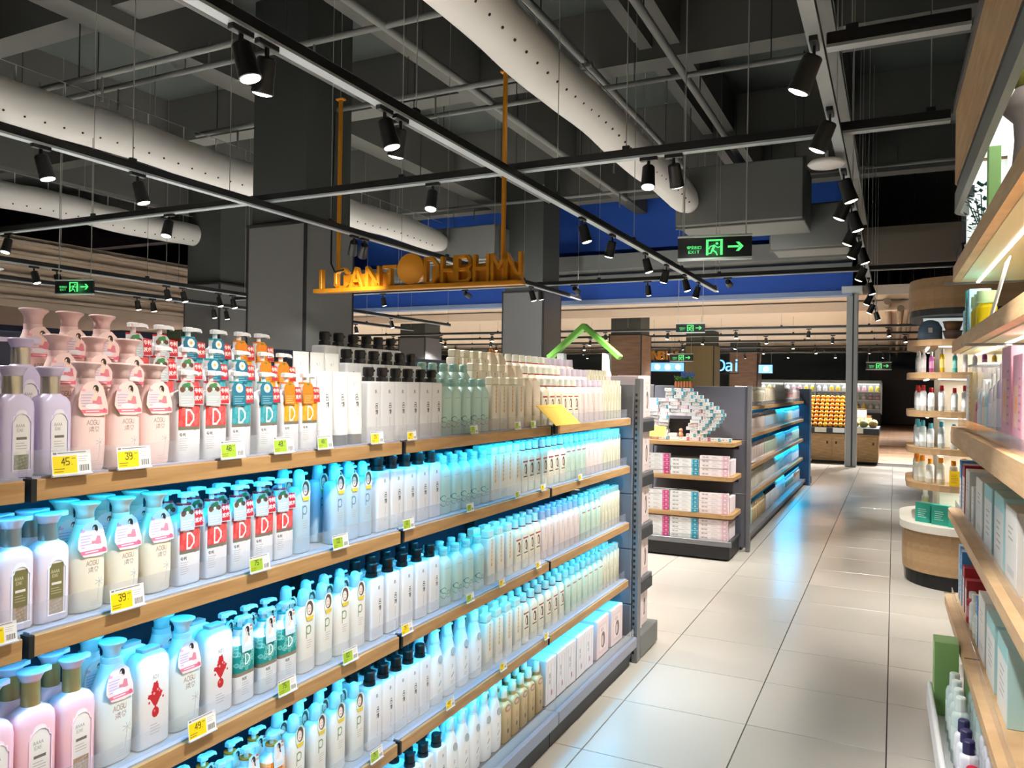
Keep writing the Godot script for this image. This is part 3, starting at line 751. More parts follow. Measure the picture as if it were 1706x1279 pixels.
func proto(kind: String) -> Node3D:
	if PROTO.has(kind): return PROTO[kind]
	var k: Array = KIND[kind]
	var o := Node3D.new()
	var w: float = k[2]
	var d: float = k[3]
	var h: float = k[4]
	var z := d * .5
	if kind in ["gift", "whitebox", "giftside"]:
		part("carton_body", boxm(Vector3(w, h, d), .002), mc("carton_" + kind, Color(.90, .83, .83) if kind != "whitebox" else Color(.89, .89, .90), .5), o, Vector3(0, h * .5, 0))
		part("printed_front", prism(PackedVector2Array([Vector2(-w * .49, .003), Vector2(w * .49, .003), Vector2(w * .49, h - .003), Vector2(-w * .49, h - .003)]), 0, .0006), am("gift" if kind != "whitebox" else "whitebox"), o, Vector3(0, 0, z))
		part("lid_flap", boxm(Vector3(w * .98, .0012, d * .98)), mc("carton_" + kind, Color.WHITE), o, Vector3(0, h + .0006, 0))
		PROTO[kind] = o
		return o
	part("body", body_mesh(kind), am(kind, .30 if kind in ["lav", "lavw", "lavp", "boxy", "goblet", "oval"] else .38), o)
	match kind:
		"lav", "lavw", "lavp":
			var y := .15 if kind != "lavp" else .172
			part("neck_collar", cyl(.0165, .032 if kind != "lavp" else .045, 18), M["silver"] if kind != "lavp" else M["gold"], o, Vector3(0, y, 0))
			part("pump_head", pump_mesh("flare"), mc("head_" + kind, {"lav": Color(.83, .79, .90), "lavw": Color(.90, .84, .88), "lavp": Color(.94, .76, .80)}[kind], .3), o, Vector3(0, y + (.032 if kind != "lavp" else .045), 0))
			part("label_frame", prism(ring_poly(w * .46, y * .92), z - .0006, z + .0012), mc("frame_" + kind, {"lav": Color(.88, .85, .93), "lavw": Color(.96, .91, .93), "lavp": Color(.97, .83, .86)}[kind], .3), o)
		"aogu", "aoguc", "aoguw":
			var y := .168 if kind != "aoguw" else .2
			var c: Color = {"aogu": Color(.94, .81, .79), "aoguc": Color(.90, .85, .78), "aoguw": Color(.84, .86, .86)}[kind]
			part("neck_collar", cyl(w * .235, .012), mc("neck_" + kind, c.darkened(.04), .35), o, Vector3(0, y, 0))
			part("pump_head", lathe("aogu_head", [Vector2(0, 0), Vector2(.0165, 0), Vector2(.0165, .012), Vector2(.020, .020), Vector2(.0265, .027), Vector2(.0275, .030), Vector2(.024, .0315), Vector2(0, .031)], 22, 0), mc("neck_" + kind, c), o, Vector3(0, y + .012, 0), Vector3(0, 0, -.04))
			neck_tag("aogu", PackedVector2Array([Vector2(-.010, .066), Vector2(.012, .070), Vector2(.024, .058), Vector2(.031, .022), Vector2(.030, .004), Vector2(.010, 0), Vector2(-.020, .002), Vector2(-.031, .020), Vector2(-.029, .036), Vector2(-.022, .056)]), "portrait", o, y * .63, z + .001, -.12)
		"goblet":
			part("cap", pump_mesh("flat"), mc("gob_cap", Color(.72, .70, .70), .3), o, Vector3(0, .197, 0)).scale = Vector3(.9, .28, .8)
		"dred", "dteal", "dorange", "teal_w", "orange_w":
			var c: Color = {"dred": Color(.78, .12, .16), "dteal": Color(.15, .68, .68), "dorange": Color(.92, .50, .10), "teal_w": Color(.15, .62, .62), "orange_w": Color(.92, .50, .10)}[kind]
			part("neck_collar", cyl(.0155, .016), M["white"], o, Vector3(0, .158, 0))
			part("neck_ring", cyl(.016, .004), mc("ring_" + kind, c, .4), o, Vector3(0, .174, 0))
			part("pump_head", pump_mesh("tee"), M["white"], o, Vector3(0, .178, 0))
			if kind.ends_with("_w"): neck_tag("hairtag", PackedVector2Array([Vector2(-.016, 0), Vector2(.018, 0), Vector2(.022, .03), Vector2(.018, .060), Vector2(.004, .066), Vector2(-.012, .060), Vector2(-.018, .03)]), "longhair", o, .122, z + .002, -.06)
			else: neck_tag("fruittag", PackedVector2Array([Vector2(-.032, 0), Vector2(.006, -.003), Vector2(.008, .003), Vector2(.034, .002), Vector2(.034, .042), Vector2(.010, .044), Vector2(.004, .052), Vector2(-.022, .056), Vector2(-.032, .042)]), {"dred": "fruit_red", "dteal": "fruit_teal", "dorange": "fruit_orange"}[kind], o, .122, z + .002, -.08)
		"tan":
			part("neck_collar", cyl(.0155, .014), M["gold"], o, Vector3(0, .158, 0))
			part("pump_head", pump_mesh("dome"), M["cream"], o, Vector3(0, .172, 0))
		"tube":
			part("cap", lathe("tube_cap", [Vector2(0, 0), Vector2(.026, 0), Vector2(.027, .002), Vector2(.0265, .03), Vector2(0, .03)], 20), mc("tube_cap", Color(.36, .37, .39), .35), o).scale = Vector3(1, 1, .76)
		"boxy":
			part("neck_collar", lathe("box_collar", [Vector2(0, 0), Vector2(.0185, 0), Vector2(.0190, .003), Vector2(.0180, .013), Vector2(0, .013)], 18), M["black"], o, Vector3(0, .184, 0))
			part("pump_head", pump_mesh("black"), M["black"], o, Vector3(0, .196, 0))
		"sea":
			part("pump_head", pump_mesh("rib"), mc("sea_cap", Color(.64, .79, .76), .4), o, Vector3(0, .171, 0))
		"stripe":
			part("cap", pump_mesh("flat"), M["cream"], o, Vector3(0, .178, 0))
		"creamy":
			part("cap", pump_mesh("flat"), mc("beige_cap", Color(.84, .77, .68), .4), o, Vector3(0, .199, 0)).scale = Vector3(.8, .4, .7)
		"lady", "rosy", "greeny":
			part("neck_ring", cyl(.0168, .005), mc("ring_" + kind, {"lady": Color(.62, .14, .12), "rosy": Color(.80, .70, .72), "greeny": Color(.68, .78, .66)}[kind], .4), o, Vector3(0, .174, 0))
			part("cap", pump_mesh("cap"), mc("cap_" + kind, {"lady": Color(.86, .86, .80), "rosy": Color(.80, .76, .80), "greeny": Color(.80, .86, .82)}[kind], .15), o, Vector3(0, .179, 0))
		"slim":
			part("cap", cyl(.019, .03, 14), mc("slim_cap", Color(.86, .84, .76), .3), o, Vector3(0, .184, 0))
		"pc", "pb":
			part("pump_head", pump_mesh("dome"), mc("pcap_" + kind, Color(.86, .87, .88) if kind == "pc" else Color(.72, .80, .87), .35), o, Vector3(0, .175, 0))
			neck_tag("facetag", PackedVector2Array([Vector2(-.010, 0), Vector2(.012, 0), Vector2(.020, .02), Vector2(.020, .042), Vector2(.010, .054), Vector2(-.006, .054), Vector2(-.016, .042), Vector2(-.017, .02)]), "face", o, .138, z + .001, -.05)
		"oval":
			part("neck_collar", cyl(.0165, .008), M["white"], o, Vector3(0, .2, 0))
			part("pump_head", pump_mesh("dome"), M["white"], o, Vector3(0, .208, 0))
			part("round_sticker", cyl(.014, .0012, 18), am("round_logo"), o, Vector3(.004, .15, z * .93), Vector3(PI * .5 - .18, 0, 0))
	PROTO[kind] = o
	return o

func ring_poly(w: float, y1: float) -> PackedVector2Array:
	# outline of the raised border of an arched label, as a closed loop with a slit
	var outer := PackedVector2Array()
	var inner := PackedVector2Array()
	var y0 := .012
	var cx := w * .14
	var hw := w * .62
	for k in 2:
		var q: float = hw - .0022 * k
		var a := PackedVector2Array([Vector2(cx - .0002, y0 + .0022 * k), Vector2(cx - q, y0 + .0022 * k), Vector2(cx - q, y1 * .72)])
		for i in 7:
			var t := PI - PI * i / 6.0
			a.append(Vector2(cx + cos(t) * q * .8, y1 * .74 + sin(t) * q * .72))
		a.append_array(PackedVector2Array([Vector2(cx + q, y1 * .72), Vector2(cx + q, y0 + .0022 * k), Vector2(cx, y0 + .0022 * k)]))
		if k == 0: outer = a
		else: inner = a
	inner.reverse()
	outer.append_array(inner)
	return outer

func put(kind: String, at: Vector3, turn: float, label: String, group: String) -> Node3D:
	var k: Array = KIND[kind]
	var o: Node3D = proto(kind).duplicate()
	o.name = numbered(k[0])
	add_child(o)
	o.position = at
	o.rotation.y = turn
	tag(o, label, k[1])
	if group: o.set_meta("group", group)
	return o

# goods side by side along z, with rows behind; z runs away from the camera
func row(kind: String, z0: float, z1: float, n: int, y: float, x: float, rows: int, where: String, step := 0.0, alone := "the only one") -> void:
	var k: Array = KIND[kind]
	for r in rows:
		for i in n:
			var z := lerpf(z0, z1, (i + .5) / n)
			var pitch: float = k[3] + .012 if step == 0.0 else .085
			var at := Vector3(x - k[3] * .5 - r * pitch - rng.randf() * .004, y + r * step, z + rng.randf_range(-.002, .002))
			var side: String = NTH[i] + " from near end"
			if n == 1: side = alone
			var depth: String = ["front row", "second row", "third row"][r]
			put(kind, at, PI * .5 + rng.randf_range(-.05, .05), "%s, %s, %s, %s" % [k[5], side, depth, where], "%ss on the %s" % [k[5].split(" with ")[0], where])

# ---------------------------------------------------------------- lights
var FIX: Node3D

func fixture_proto() -> Node3D:
	if FIX: return FIX
	FIX = Node3D.new()
	part("adapter_box", boxm(Vector3(.034, .03, .12), .003), M["track_black"], FIX, Vector3(0, -.03, .0))
	part("swivel_arm", boxm(Vector3(.012, .05, .02), .002), M["track_black"], FIX, Vector3(0, -.065, 0))
	return FIX

# a spotlight on a track: at = where the adapter sits; aim = where it points
func spot(at: Vector3, aim: Vector3, label: String, energy := 1.0, angle := 46.0, along := 0.0) -> void:
	var o: Node3D = fixture_proto().duplicate()
	o.name = numbered("track_spotlight")
	add_child(o)
	o.position = at
	o.rotation.y = along
	tag(o, label, "spotlight", "")
	var head := Node3D.new()
	var d := (aim - at).normalized()
	d = (d * 0.85 + Vector3.DOWN * 0.2).normalized()
	var q := Quaternion(Vector3.DOWN, d)
	var b := Basis(Vector3.UP, -along) * Basis(q)
	var h := part("lamp_housing", lathe("housing", [Vector2(0, -.005), Vector2(.036, -.005), Vector2(.041, -.012), Vector2(.046, -.12), Vector2(.049, -.155), Vector2(.044, -.158), Vector2(.042, -.15), Vector2(0, -.15)], 18), M["track_black"], o, Vector3(0, -.08, 0))
	h.basis = b
	var l := part("lamp_lens", lathe("lens", [Vector2(0, -.151), Vector2(.041, -.151), Vector2(.040, -.160), Vector2(.02, -.166), Vector2(0, -.167)], 16), M["lens"], h)
	head.free()
	if energy > 0.0:
		var s := SpotLight3D.new()
		s.name = "spot_beam"
		s.light_color = WARM
		s.light_energy = SPOT_E * energy
		s.spot_angle = angle
		s.spot_angle_attenuation = 0.9
		s.spot_range = 40
		s.spot_attenuation = 2
		s.light_size = 0.05
		s.shadow_enabled = true
		l.add_child(s)
		s.position = Vector3(0, -.18, 0)
		s.rotation.x = -PI * .5

func track(called_at: Array, label: String) -> void:
	var a: Vector3 = called_at[0]
	var b: Vector3 = called_at[1]
	var mid := (a + b) * .5
	var L := (b - a).length()
	var o := thing("lighting_track", label, "light track", mid, atan2(b.x - a.x, b.z - a.z))
	bpart("rail", Vector3(.05, .055, L), M["track_black"], o, Vector3(0, .0, 0), .004)
	bpart("rail_edge", Vector3(.058, .014, L), M["track_edge"], o, Vector3(0, -.034, 0))
	var n := int(L / 1.86)
	for i in n + 1:
		var z := lerpf(-L * .5 + .1, L * .5 - .1, float(i) / maxi(n, 1))
		part("suspension_wire", cyl(.0035, 6.38 - a.y - .02, 6), M["wire"], o, Vector3(0, .02, z))
		bpart("wire_clamp", Vector3(.03, .03, .05), M["track_black"], o, Vector3(0, .04, z), .003)

func lights_and_tracks() -> void:
	# the track over the next aisle, straight behind the cosmetics gondola
	track([Vector3(-2.46, 3.1, .5), Vector3(-2.46, 3.1, -12.1)], "long black track hanging above the lavender and pink bottles")
	track([Vector3(-.32, 3.1, 1.0), Vector3(-.32, 3.1, -16.6)], "black lighting track hanging over the middle of the aisle")
	track([Vector3(-4.85, 3.1, -1.5), Vector3(-4.85, 3.1, -12.5)], "lighting track running past the clad column")
	track([Vector3(-9.8, 3.05, -3.5), Vector3(-9.8, 3.05, -16.5)], "lighting track hanging left of the column")
	track([Vector3(-11.2, 3.0, -5.5), Vector3(-11.2, 3.0, -17)], "farther lighting track hanging near the ribbed bulkhead")
	track([Vector3(-10.9, 3.175, -5.1), Vector3(.27, 3.175, -5.1)], "long cross track spanning all aisles")
	track([Vector3(-.28, 3.1, -3.62), Vector3(.26, 3.1, -3.62)], "short cross track above the wooden header")
	track([Vector3(-13.6, 3.25, -11.6), Vector3(1.5, 3.25, -11.6)], "cross track in front of the blue bulkhead")
	var i := 0
	for z in [-.6, -1.2, -2.41, -2.56, -3.43, -3.58, -6.37, -7.18, -8.29, -9.17, -10.06, -10.85]:
		spot(Vector3(-2.46, 3.08, z), Vector3(-1.75 if i % 2 == 0 else -3.2, .9, z - .3), "black spotlight, %s along the long track above the bottles" % NTH[i], .9 if i % 2 == 0 else 3.7)
		i += 1
	i = 0
	for z in [.55, -.35, -1.3, -2.42, -3.5, -4.4, -5.65, -6.23, -6.7, -7.35, -8.1, -8.45, -9.8, -11.2, -12.6, -14.0, -15.4]:
		var left: bool = i % 5 not in [1, 3]
		spot(Vector3(-.32, 3.08, z), Vector3(-1.5 if left else .50, 1.0, z - .25), "black spotlight, %s along the track over the aisle" % NTH[i], 1.42 if left else 1.75, 29.0)
		i += 1
	i = 0
	for z in [-2.2, -3.1, -3.8, -6.28, -6.45, -8.6, -10.5]:
		spot(Vector3(-4.85, 3.08, z), Vector3(-6.4 if i in [3, 4] else -4.2, 1.7 if i in [3, 4] else .8, -7.8 if i in [3, 4] else z - .5), "black spotlight, %s along the track past the column" % NTH[i], .35 if i in [3, 4] else 3.7)
		i += 1
	i = 0
	for z in [-4.4, -6.2, -6.5, -8.2, -8.5, -9.2, -9.5, -11.5, -14.0]:
		spot(Vector3(-9.8, 3.03, z), Vector3(-9.2, .8, z - .4), "small spotlight, %s along the track left of the column" % NTH[i], 5.5 if i % 2 == 0 else 0.0)
		i += 1
	i = 0
	for z in [-8.8, -9.1, -10.4, -10.7, -12.2, -12.5, -14.3, -14.6]:
		spot(Vector3(-11.2, 2.98, z), Vector3(-10.9, .8, z - .4), "small spotlight, %s along the track near the ribbed bulkhead" % NTH[i], 6.0 if i % 2 == 0 else 0.0)
		i += 1
	i = 0
	for x in [-8.5, -6.07, -3.2, -1.5, -1.33]:
		spot(Vector3(x, 3.155, -5.1), Vector3(x + .2, .5, -4.2 if i != 4 else -6.8), "black spotlight, %s along the long cross track" % NTH[i], 2.2 if i < 3 else .5, 46.0, PI * .5)
		i += 1
	i = 0
	for x in [-12.5, -11, -8.3, -6.6, -5.2, -4.6, -3.4, -2.2]:
		spot(Vector3(x, 3.23, -11.6), Vector3(x + .2, .5, -12.4) if i % 2 == 0 else Vector3(x, 3.4, -17.6), "small spotlight, %s along the cross track before the bulkhead" % NTH[i], 1.2 if i % 2 else 0.7, 56.0, PI * .5)
		i += 1
	# deeper in the shop: tracks under the low cream ceiling
	var row_no := 0
	for z in [-20.0, -22.5, -25.5, -29.0, -33.0]:
		track([Vector3(-24, 3.1, z), Vector3(1.5, 3.1, z)], "%s thin track under the low cream ceiling" % NTH[row_no])
		i = 0
		for k in 14:
			var x: float = -22.5 + k * 1.72 + row_no * .37
			spot(Vector3(x, 3.08, z), Vector3(x + .5 * (1 if k % 2 else -1), 0, z + (.8 if k % 3 else -.6)), "tiny spotlight, %s on the %s thin track under cream ceiling" % [NTH[k], NTH[row_no]], (0.0 if row_no == 0 and absf(x + 6.6) < 1.5 else (9.0 if row_no == 0 else 7.0)) if k % 3 == row_no % 3 or (row_no == 0 and k in [11, 13]) else 0.0, 62.0, PI * .5)
			i += 1
		row_no += 1

# ---------------------------------------------------------------- the hall
func hall() -> void:
	# floor: a slab with square porcelain tiles
	var fl := struct("floor", Vector3(44, .2, 54), M["grout"], Vector3(-16, -.108, -21), "pale glossy porcelain tile floor of the shop aisle", "floor")
	var tm := [boxm(Vector3(.595, .012, .595), .0012)]
	var r2 := RandomNumberGenerator.new()
	r2.seed = 11
	for ix in range(-5, 4):
		for iz in range(-3, 28):
			var c := Vector3(-.012 + .6 * ix + .3, .108 - .006, -3.222 - .6 * iz - .3)
			if c.z < -18.3: continue
			part("tile", tm[0], M[["tile", "tile_b", "tile_c", "tile"][r2.randi() % 4]], fl, c + Vector3(16, 0, 21))
	struct("floor_left", Vector3(19.2 + 5.0, .012, 24.4), M["tile_pale"], Vector3(-15.16, -.006, -7.2), "pale tile floor beyond the gondola", "floor")
	struct("floor_right", Vector3(3.8, .012, 24.4), M["tile"], Vector3(4.29, -.006, -7.2), "pale tile floor beneath the wooden shelving", "floor")
	struct("floor_near", Vector3(5.4, .012, 3.5), M["tile_b"], Vector3(-.312, -.006, .33), "pale tile floor under the photographer", "floor")
	struct("floor_back", Vector3(28, .012, 28), M["tile_c"], Vector3(-14.9, -.006, -32.6), "pale tile floor at the back of shop", "floor")
	var wf := struct("floor_wood", Vector3(5.1, .012, 22), M["grout"], Vector3(1.66, -.010, -29.9), "brown wood plank floor past the grey post", "floor")
	mtx("plank_brown", wood_image(Color(0.52, 0.41, 0.31), Color(0.42, 0.32, 0.24), 21), .4).uv1_scale = Vector3(.6, 1.2, 1)
	for k in 44: bpart("plank", Vector3(5.05, .012, .47), M["plank_brown"] if k % 2 else M["brown_board"], wf, Vector3(0, .004, 10.7 - k * .485), .002)
	# shell
	struct("ceiling", Vector3(44, .3, 54), M["slab"], Vector3(-16, 6.55, -21), "dark grey concrete ceiling high above the tracks", "ceiling")
	struct("wall_left", Vector3(.3, 6.4, 54), M["navy"], Vector3(-28, 3.2, -21), "dark navy wall far behind the columns", "wall")
	struct("wall_right", Vector3(.3, 6.4, 54), M["wall_dark"], Vector3(5.6, 3.2, -21), "dark wall behind the wooden shelving", "wall")
	struct("wall_back", Vector3(44, 6.4, .3), M["wall_dark"], Vector3(-16, 3.2, -46), "dark slate wall at the far end", "wall")
	struct("wall_front", Vector3(44, 6.4, .3), mc("wall_front", Color(.75, .74, .72), .7), Vector3(-16, 3.2, 4.5), "pale wall behind the photographer", "wall")
	# columns on a 7.3 m grid
	column(Vector3(-6.9, 0, -7.85), .92, 3.52, "clad", "tall dark column with pale grey panels below")
	column(Vector3(-6.95, 0, -15.1), .92, 3.52, "dark", "second grey column behind the tall beige bottles")
	column(Vector3(-12.4, 0, -11.7), .95, 3.5, "dark", "grey column standing below the ribbed bulkhead")
	column(Vector3(1.25, 0, -12.2), .92, 3.5, "dark", "dark column rising behind the wooden header")
	column(Vector3(-6.6, 0, -20.9), .9, 3.0, "brown", "brown panelled column behind the green house frame")
	column(Vector3(-13.3, 0, -20.6), .95, 3.0, "dark", "small grey column right of the black pumps")
	column(Vector3(-6.08, 0, -27.6), 1.0, 3.05, "olive", "olive panelled column beyond the cyan signs")
	column(Vector3(-5.75, 0, -34.5), 1.15, 3.1, "brown", "farthest brown panelled column by the blue lettering")
	# lowered front with blue paint and low cream ceiling behind it
	struct("bulkhead_blue", Vector3(17.2, 2.85, .25), M["blue_paint"], Vector3(-9.4, 4.98, -17.7), "blue painted bulkhead spanning above the low ceiling", "bulkhead")
	struct("trim_1", Vector3(17.2, .10, .34), mc("pale_blue", Color(.50, .58, .72), .6), Vector3(-9.4, 3.60, -17.65), "pale blue edge along the bulkhead bottom", "trim")
	struct("trim_2", Vector3(17.2, .13, .5), M["pipe_grey"], Vector3(-9.4, 4.12, -17.5), "grey ledge across the blue bulkhead", "trim")
	struct("trim_3", Vector3(17.2, .34, .8), M["pipe_grey"], Vector3(-9.4, 4.42, -17.2), "grey duct lying across the blue bulkhead", "duct")
	struct("ceiling_low", Vector3(30, .2, 28.3), M["cream_board"], Vector3(-13, 3.68, -32), "low cream ceiling deep in the shop", "ceiling")
	struct("ceiling_step", Vector3(26, .2, .3), M["cream_board"], Vector3(-11, 3.45, -19.0), "cream step along the edge of low ceiling", "ceiling")
	struct("beam_brown", Vector3(3.6, .75, .3), mc("brown_beam", Color(.42, .38, .33), .7), Vector3(1.1, 4.55, -17.7), "brown grey boxed beam right of the blue bulkhead", "beam")
	# ribbed cream bulkhead far left
	var rb := struct("bulkhead_ribbed", Vector3(.3, 1.45, 15.5), M["cream_board"], Vector3(-17.2, 3.95, -8.6), "cream ribbed bulkhead along the far left", "bulkhead")
	for k in 6: bpart("rib", Vector3(.22, .07, 15.5), M["cream_board"], rb, Vector3(.2, -.62 + k * .24, 0), .01)
	struct("soffit_left", Vector3(6, .15, 15.5), M["cream_board"], Vector3(-20, 3.2, -8.6), "cream soffit behind the ribbed bulkhead", "ceiling")
	# steel post by the fruit counter
	var po := struct("column_post", Vector3(.22, 3.6, .24), mc("post_grey", Color(.62, .63, .62), .5), Vector3(-.80, 1.8, -17.75), "slim grey steel post in the aisle end", "column", .01)
	bpart("web_groove", Vector3(.03, 3.56, .01), M["dark_steel"], po, Vector3(.02, 0, .122))
	bpart("head_plate", Vector3(.4, .14, .5), M["alu"], po, Vector3(0, 1.86, .1), .01)

func column(at: Vector3, w: float, clad: float, style: String, label: String) -> void:
	var o := struct("column", Vector3(w - .06, 6.4, w - .06), M["col_dark"], at + Vector3(0, 3.2, 0), label, "column")
	var m: Material = {"clad": M["col_clad"], "dark": M["col_clad_dark"], "brown": M["brown_board"], "olive": mc("olive_board", Color(.42, .37, .24), .5)}[style]
	for k in 4:
		var b := Basis(Vector3.UP, PI * .5 * k)
		var p := bpart("cladding_panel", Vector3(w - .03, clad, .03), m, o, b * Vector3(0, 0, w * .5) + Vector3(0, clad * .5 - 3.2, 0), .004)
		p.basis = b
		var t := bpart("edge_trim", Vector3(.035, clad + .02, .035), M["black_soft"], o, b * Vector3(w * .5, 0, w * .5) + Vector3(0, clad * .5 - 3.2, 0), .004)
		t.basis = b
	bpart("top_trim", Vector3(w + .05, .04, w + .05), M["black_soft"], o, Vector3(0, clad - 3.2 + .02, 0), .004)

# ---------------------------------------------------------------- ducts, beams and pipes
func duct(x: float, y: float, r: float, z0: float, z1: float, label: String) -> void:
	var o := thing("fabric_air_duct", label, "air duct", Vector3(x, y, 0))
	var st := nst(1)
	var n := 20
	var seg := int((z0 - z1) / .25)
	var rr := RandomNumberGenerator.new()
	rr.seed = int(absf(x) * 100)
	var prev := []
	for k in seg + 1:
		var z := lerpf(z0, z1, float(k) / seg)
		var f := r * (1.0 + .012 * sin(k * 1.3) + .008 * rr.randf())
		if k >= seg - 1: f *= .93 if k == seg - 1 else .72
		var sag := .02 * sin(k * .55)
		var ring := []
		for i in n:
			var a := TAU * i / n
			var dent := 1.0
			if sin(a) > .6: dent = 1.0 - .10 * (sin(a) - .6) * (1.0 + sin(k * 2.1 + i))
			ring.append(Vector3(cos(a) * f, sin(a) * f * dent + sag, z))
		if k > 0:
			for i in n:
				var j := (i + 1) % n
				quad(st, prev[i], prev[j], ring[j], ring[i], (ring[i] + ring[j]) * .5 - Vector3(0, sag, z))
		prev = ring
	for i in n: tri(st, Vector3(0, 0, z1 - .05), prev[i], prev[(i + 1) % n], Vector3(0, 0, -1))
	part("cloth_tube", done(st), M["duct_cloth"], o)
	# rows of outlet holes, little dark eyelets sewn into the cloth
	var hs := nst()
	for k in int((z0 - z1 - .6) / .22):
		for a in [-2.35, -.75]:
			var d := Vector3(cos(a), sin(a), 0)
			add_lathe(hs, [Vector2(0, .002), Vector2(.012, .002), Vector2(.012, -.01)], 8, d * r * 1.018 + Vector3(0, .02 * sin((.3 + k * .22) / .25 * .55), z0 - .3 - k * .22), Basis(Quaternion(Vector3.UP, d)), 0)
	tag(part("outlet_eyelets", done(hs), M["black_soft"], o), "", "", "", "stuff")
	part("hanging_cable", tube([Vector3(0, r + .16, z0), Vector3(0, r + .16, z1)], .006, 6), M["wire"], o)
	for k in int((z0 - z1) / .55):
		part("hanger", cyl(.008, .17, 6), M["white"], o, Vector3(0, r - .01, z0 - .2 - k * .55))
	for k in int((z0 - z1) / 2.2) + 1:
		part("suspension_wire", cyl(.004, 6.38 - y - r - .16, 6), M["wire"], o, Vector3(0, r + .16, z0 - .3 - k * 2.2))

func ceiling_services() -> void:
	duct(-2.94, 4.52, .23, 1.5, -12.2, "long white fabric duct running above the aisle")
	duct(-8.5, 4.55, .24, 0, -13.9, "white fabric duct passing behind the tall column")
	duct(-12.7, 4.5, .22, -2, -16.0, "farthest white fabric duct, left of the column")
	# plenum boxes at the ends of the ducts
	for q in [[-2.2, 4.6, -12.9, 1.9, .9, 1.3, "large grey sheet metal plenum at the big duct's end"], [-8.1, 4.5, -14.8, 1.6, .7, 1.6, "grey plenum box behind the left duct's end"], [-1.3, 4.3, -14.2, 1.2, .7, 1.0, "smaller grey plenum stepped behind the first one"]]:
		var o := thing("air_plenum", q[6], "air duct", Vector3(q[0], q[1], q[2]))
		bpart("box", Vector3(q[3], q[4], q[5]), M["pipe_grey"], o, Vector3.ZERO, .01)
		bpart("flange", Vector3(q[3] + .06, q[4] + .06, .05), M["beam"], o, Vector3(0, 0, q[5] * .4), .005)
		for s in [-1, 1]: part("hanger_rod", cyl(.008, 6.38 - q[1] - q[4] * .5, 6), M["pipe_grey"], o, Vector3(s * q[3] * .4, q[4] * .5, 0))
	var k := 0
	# beams of the slab, running along the aisle
	for q in [[-5.3, .26, .5], [-7.9, .4, .6], [-2.83, .16, .3], [-2.48, .16, .3], [-.72, .16, .3], [-11.5, .4, .6], [-15.0, .4, .6], [2.4, .4, .6]]:
		struct("beam", Vector3(q[1], q[2] + .3, 22), M["beam"], Vector3(q[0], 6.4 - (q[2] + .3) * .5, -6.5), "%s concrete beam running along the aisle direction" % NTH[k], "beam")
		k += 1
	k = 0
	for z in [-2.4, -5.85, -9.6, -13.2, -16.2]:
		struct("beam_cross", Vector3(30, .75, .35), M["beam"], Vector3(-12, 6.03, z), "%s concrete beam crossing under the slab" % NTH[k], "beam")
		k += 1
	k = 0
	for q in [[-4.87, 5.35, 1, -15], [-2.28, 5.3, 1, -15.5], [-3.4, 5.5, 1, -15], [-6.1, 5.2, 1, -14], [-.15, 3.45, 0, -44], [.35, 3.42, 0, -44], [.75, 3.46, 0, -44], [.1, 3.30, 0, -44]]:
		var zs: float = 1.0 if q[2] else -18.0
		var L: float = zs - q[3]
		var o := thing("ceiling_pipe", "%s grey pipe running along the aisle under the ceiling" % NTH[k], "pipe", Vector3(q[0], q[1], zs - L * .5))
		var r := .045 if q[2] else .07
		part("pipe_run", tube([Vector3(0, 0, L * .5), Vector3(0, 0, -L * .5)], r, 10), M["pipe_grey"] if q[2] else mc("pipe_tan", Color(.55, .47, .38), .5), o)
		for i in int(L / 2.5): part("hanger_rod", cyl(.008, (6.38 if q[2] else 6.4) - q[1] - r, 6), M["dark_steel"], o, Vector3(0, r, L * .5 - 1 - i * 2.5))
		k += 1
	k = 0
	for q in [[5.35, -6.75, -13, -4], [5.3, -9.2, -6.5, 1.5], [5.25, -11.7, -8, 1.5], [5.35, -14.4, -12, 1.5], [5.0, -5.8, -12, -6], [5.1, -8.0, -9, -3]]:
		var L: float = q[3] - q[2]
		var o := thing("sprinkler_pipe", "%s sprinkler pipe crossing the ceiling with short droppers" % NTH[k], "pipe", Vector3(q[2], q[0], q[1]))
		part("pipe_run", tube([Vector3.ZERO, Vector3(L, 0, 0)], .035, 8), M["pipe_grey"], o)
		for i in int(L / 1.6):
			part("dropper", cyl(.014, .32, 6), M["pipe_grey"], o, Vector3(.8 + i * 1.6, -.02 if i % 2 else -.30, 0))
			part("hanger_rod", cyl(.007, 6.38 - q[0] - .03, 6), M["dark_steel"], o, Vector3(.4 + i * 1.6, .03, 0))
		k += 1
	# cable tray beside the aisle track
	var ct := thing("cable_tray", "pale steel cable tray running above the aisle track", "cable tray", Vector3(-.56, 4.6, -7))
	bpart("tray_floor", Vector3(.16, .012, 17), M["pipe_grey"], ct, Vector3.ZERO)
	for s in [-1, 1]: bpart("tray_side", Vector3(.008, .07, 17), M["pipe_grey"], ct, Vector3(s * .08, .03, 0))
	for i in 8: part("hanger_rod", cyl(.006, 1.76, 6), M["wire"], ct, Vector3(.08, .03, 7.5 - i * 2.1))
	# round discs under the tracks
	k = 0
	for p in [Vector3(-.40, 3.02, -5.28), Vector3(-9.8, 2.92, -5.7)]:
		var o := thing("wifi_disc", ["round white disc hanging under the aisle track", "round white disc hanging far left"][k], "ceiling disc", p)
		part("disc", lathe("disc", [Vector2(0, -.02), Vector2(.10, -.02), Vector2(.115, -.005), Vector2(.10, .012), Vector2(0, .015)], 24, 0), M["white"], o)
		part("stem", cyl(.01, .065, 8), M["white"], o, Vector3(0, .012, 0))
		k += 1

# ---------------------------------------------------------------- the long gondola on the left
const SX := -1.352
const SHELF := [1.412, 1.138, .815, .487]
const BAYS := [[.30, -.855], [-.855, -2.01], [-2.01, -3.165], [-3.165, -4.32]]

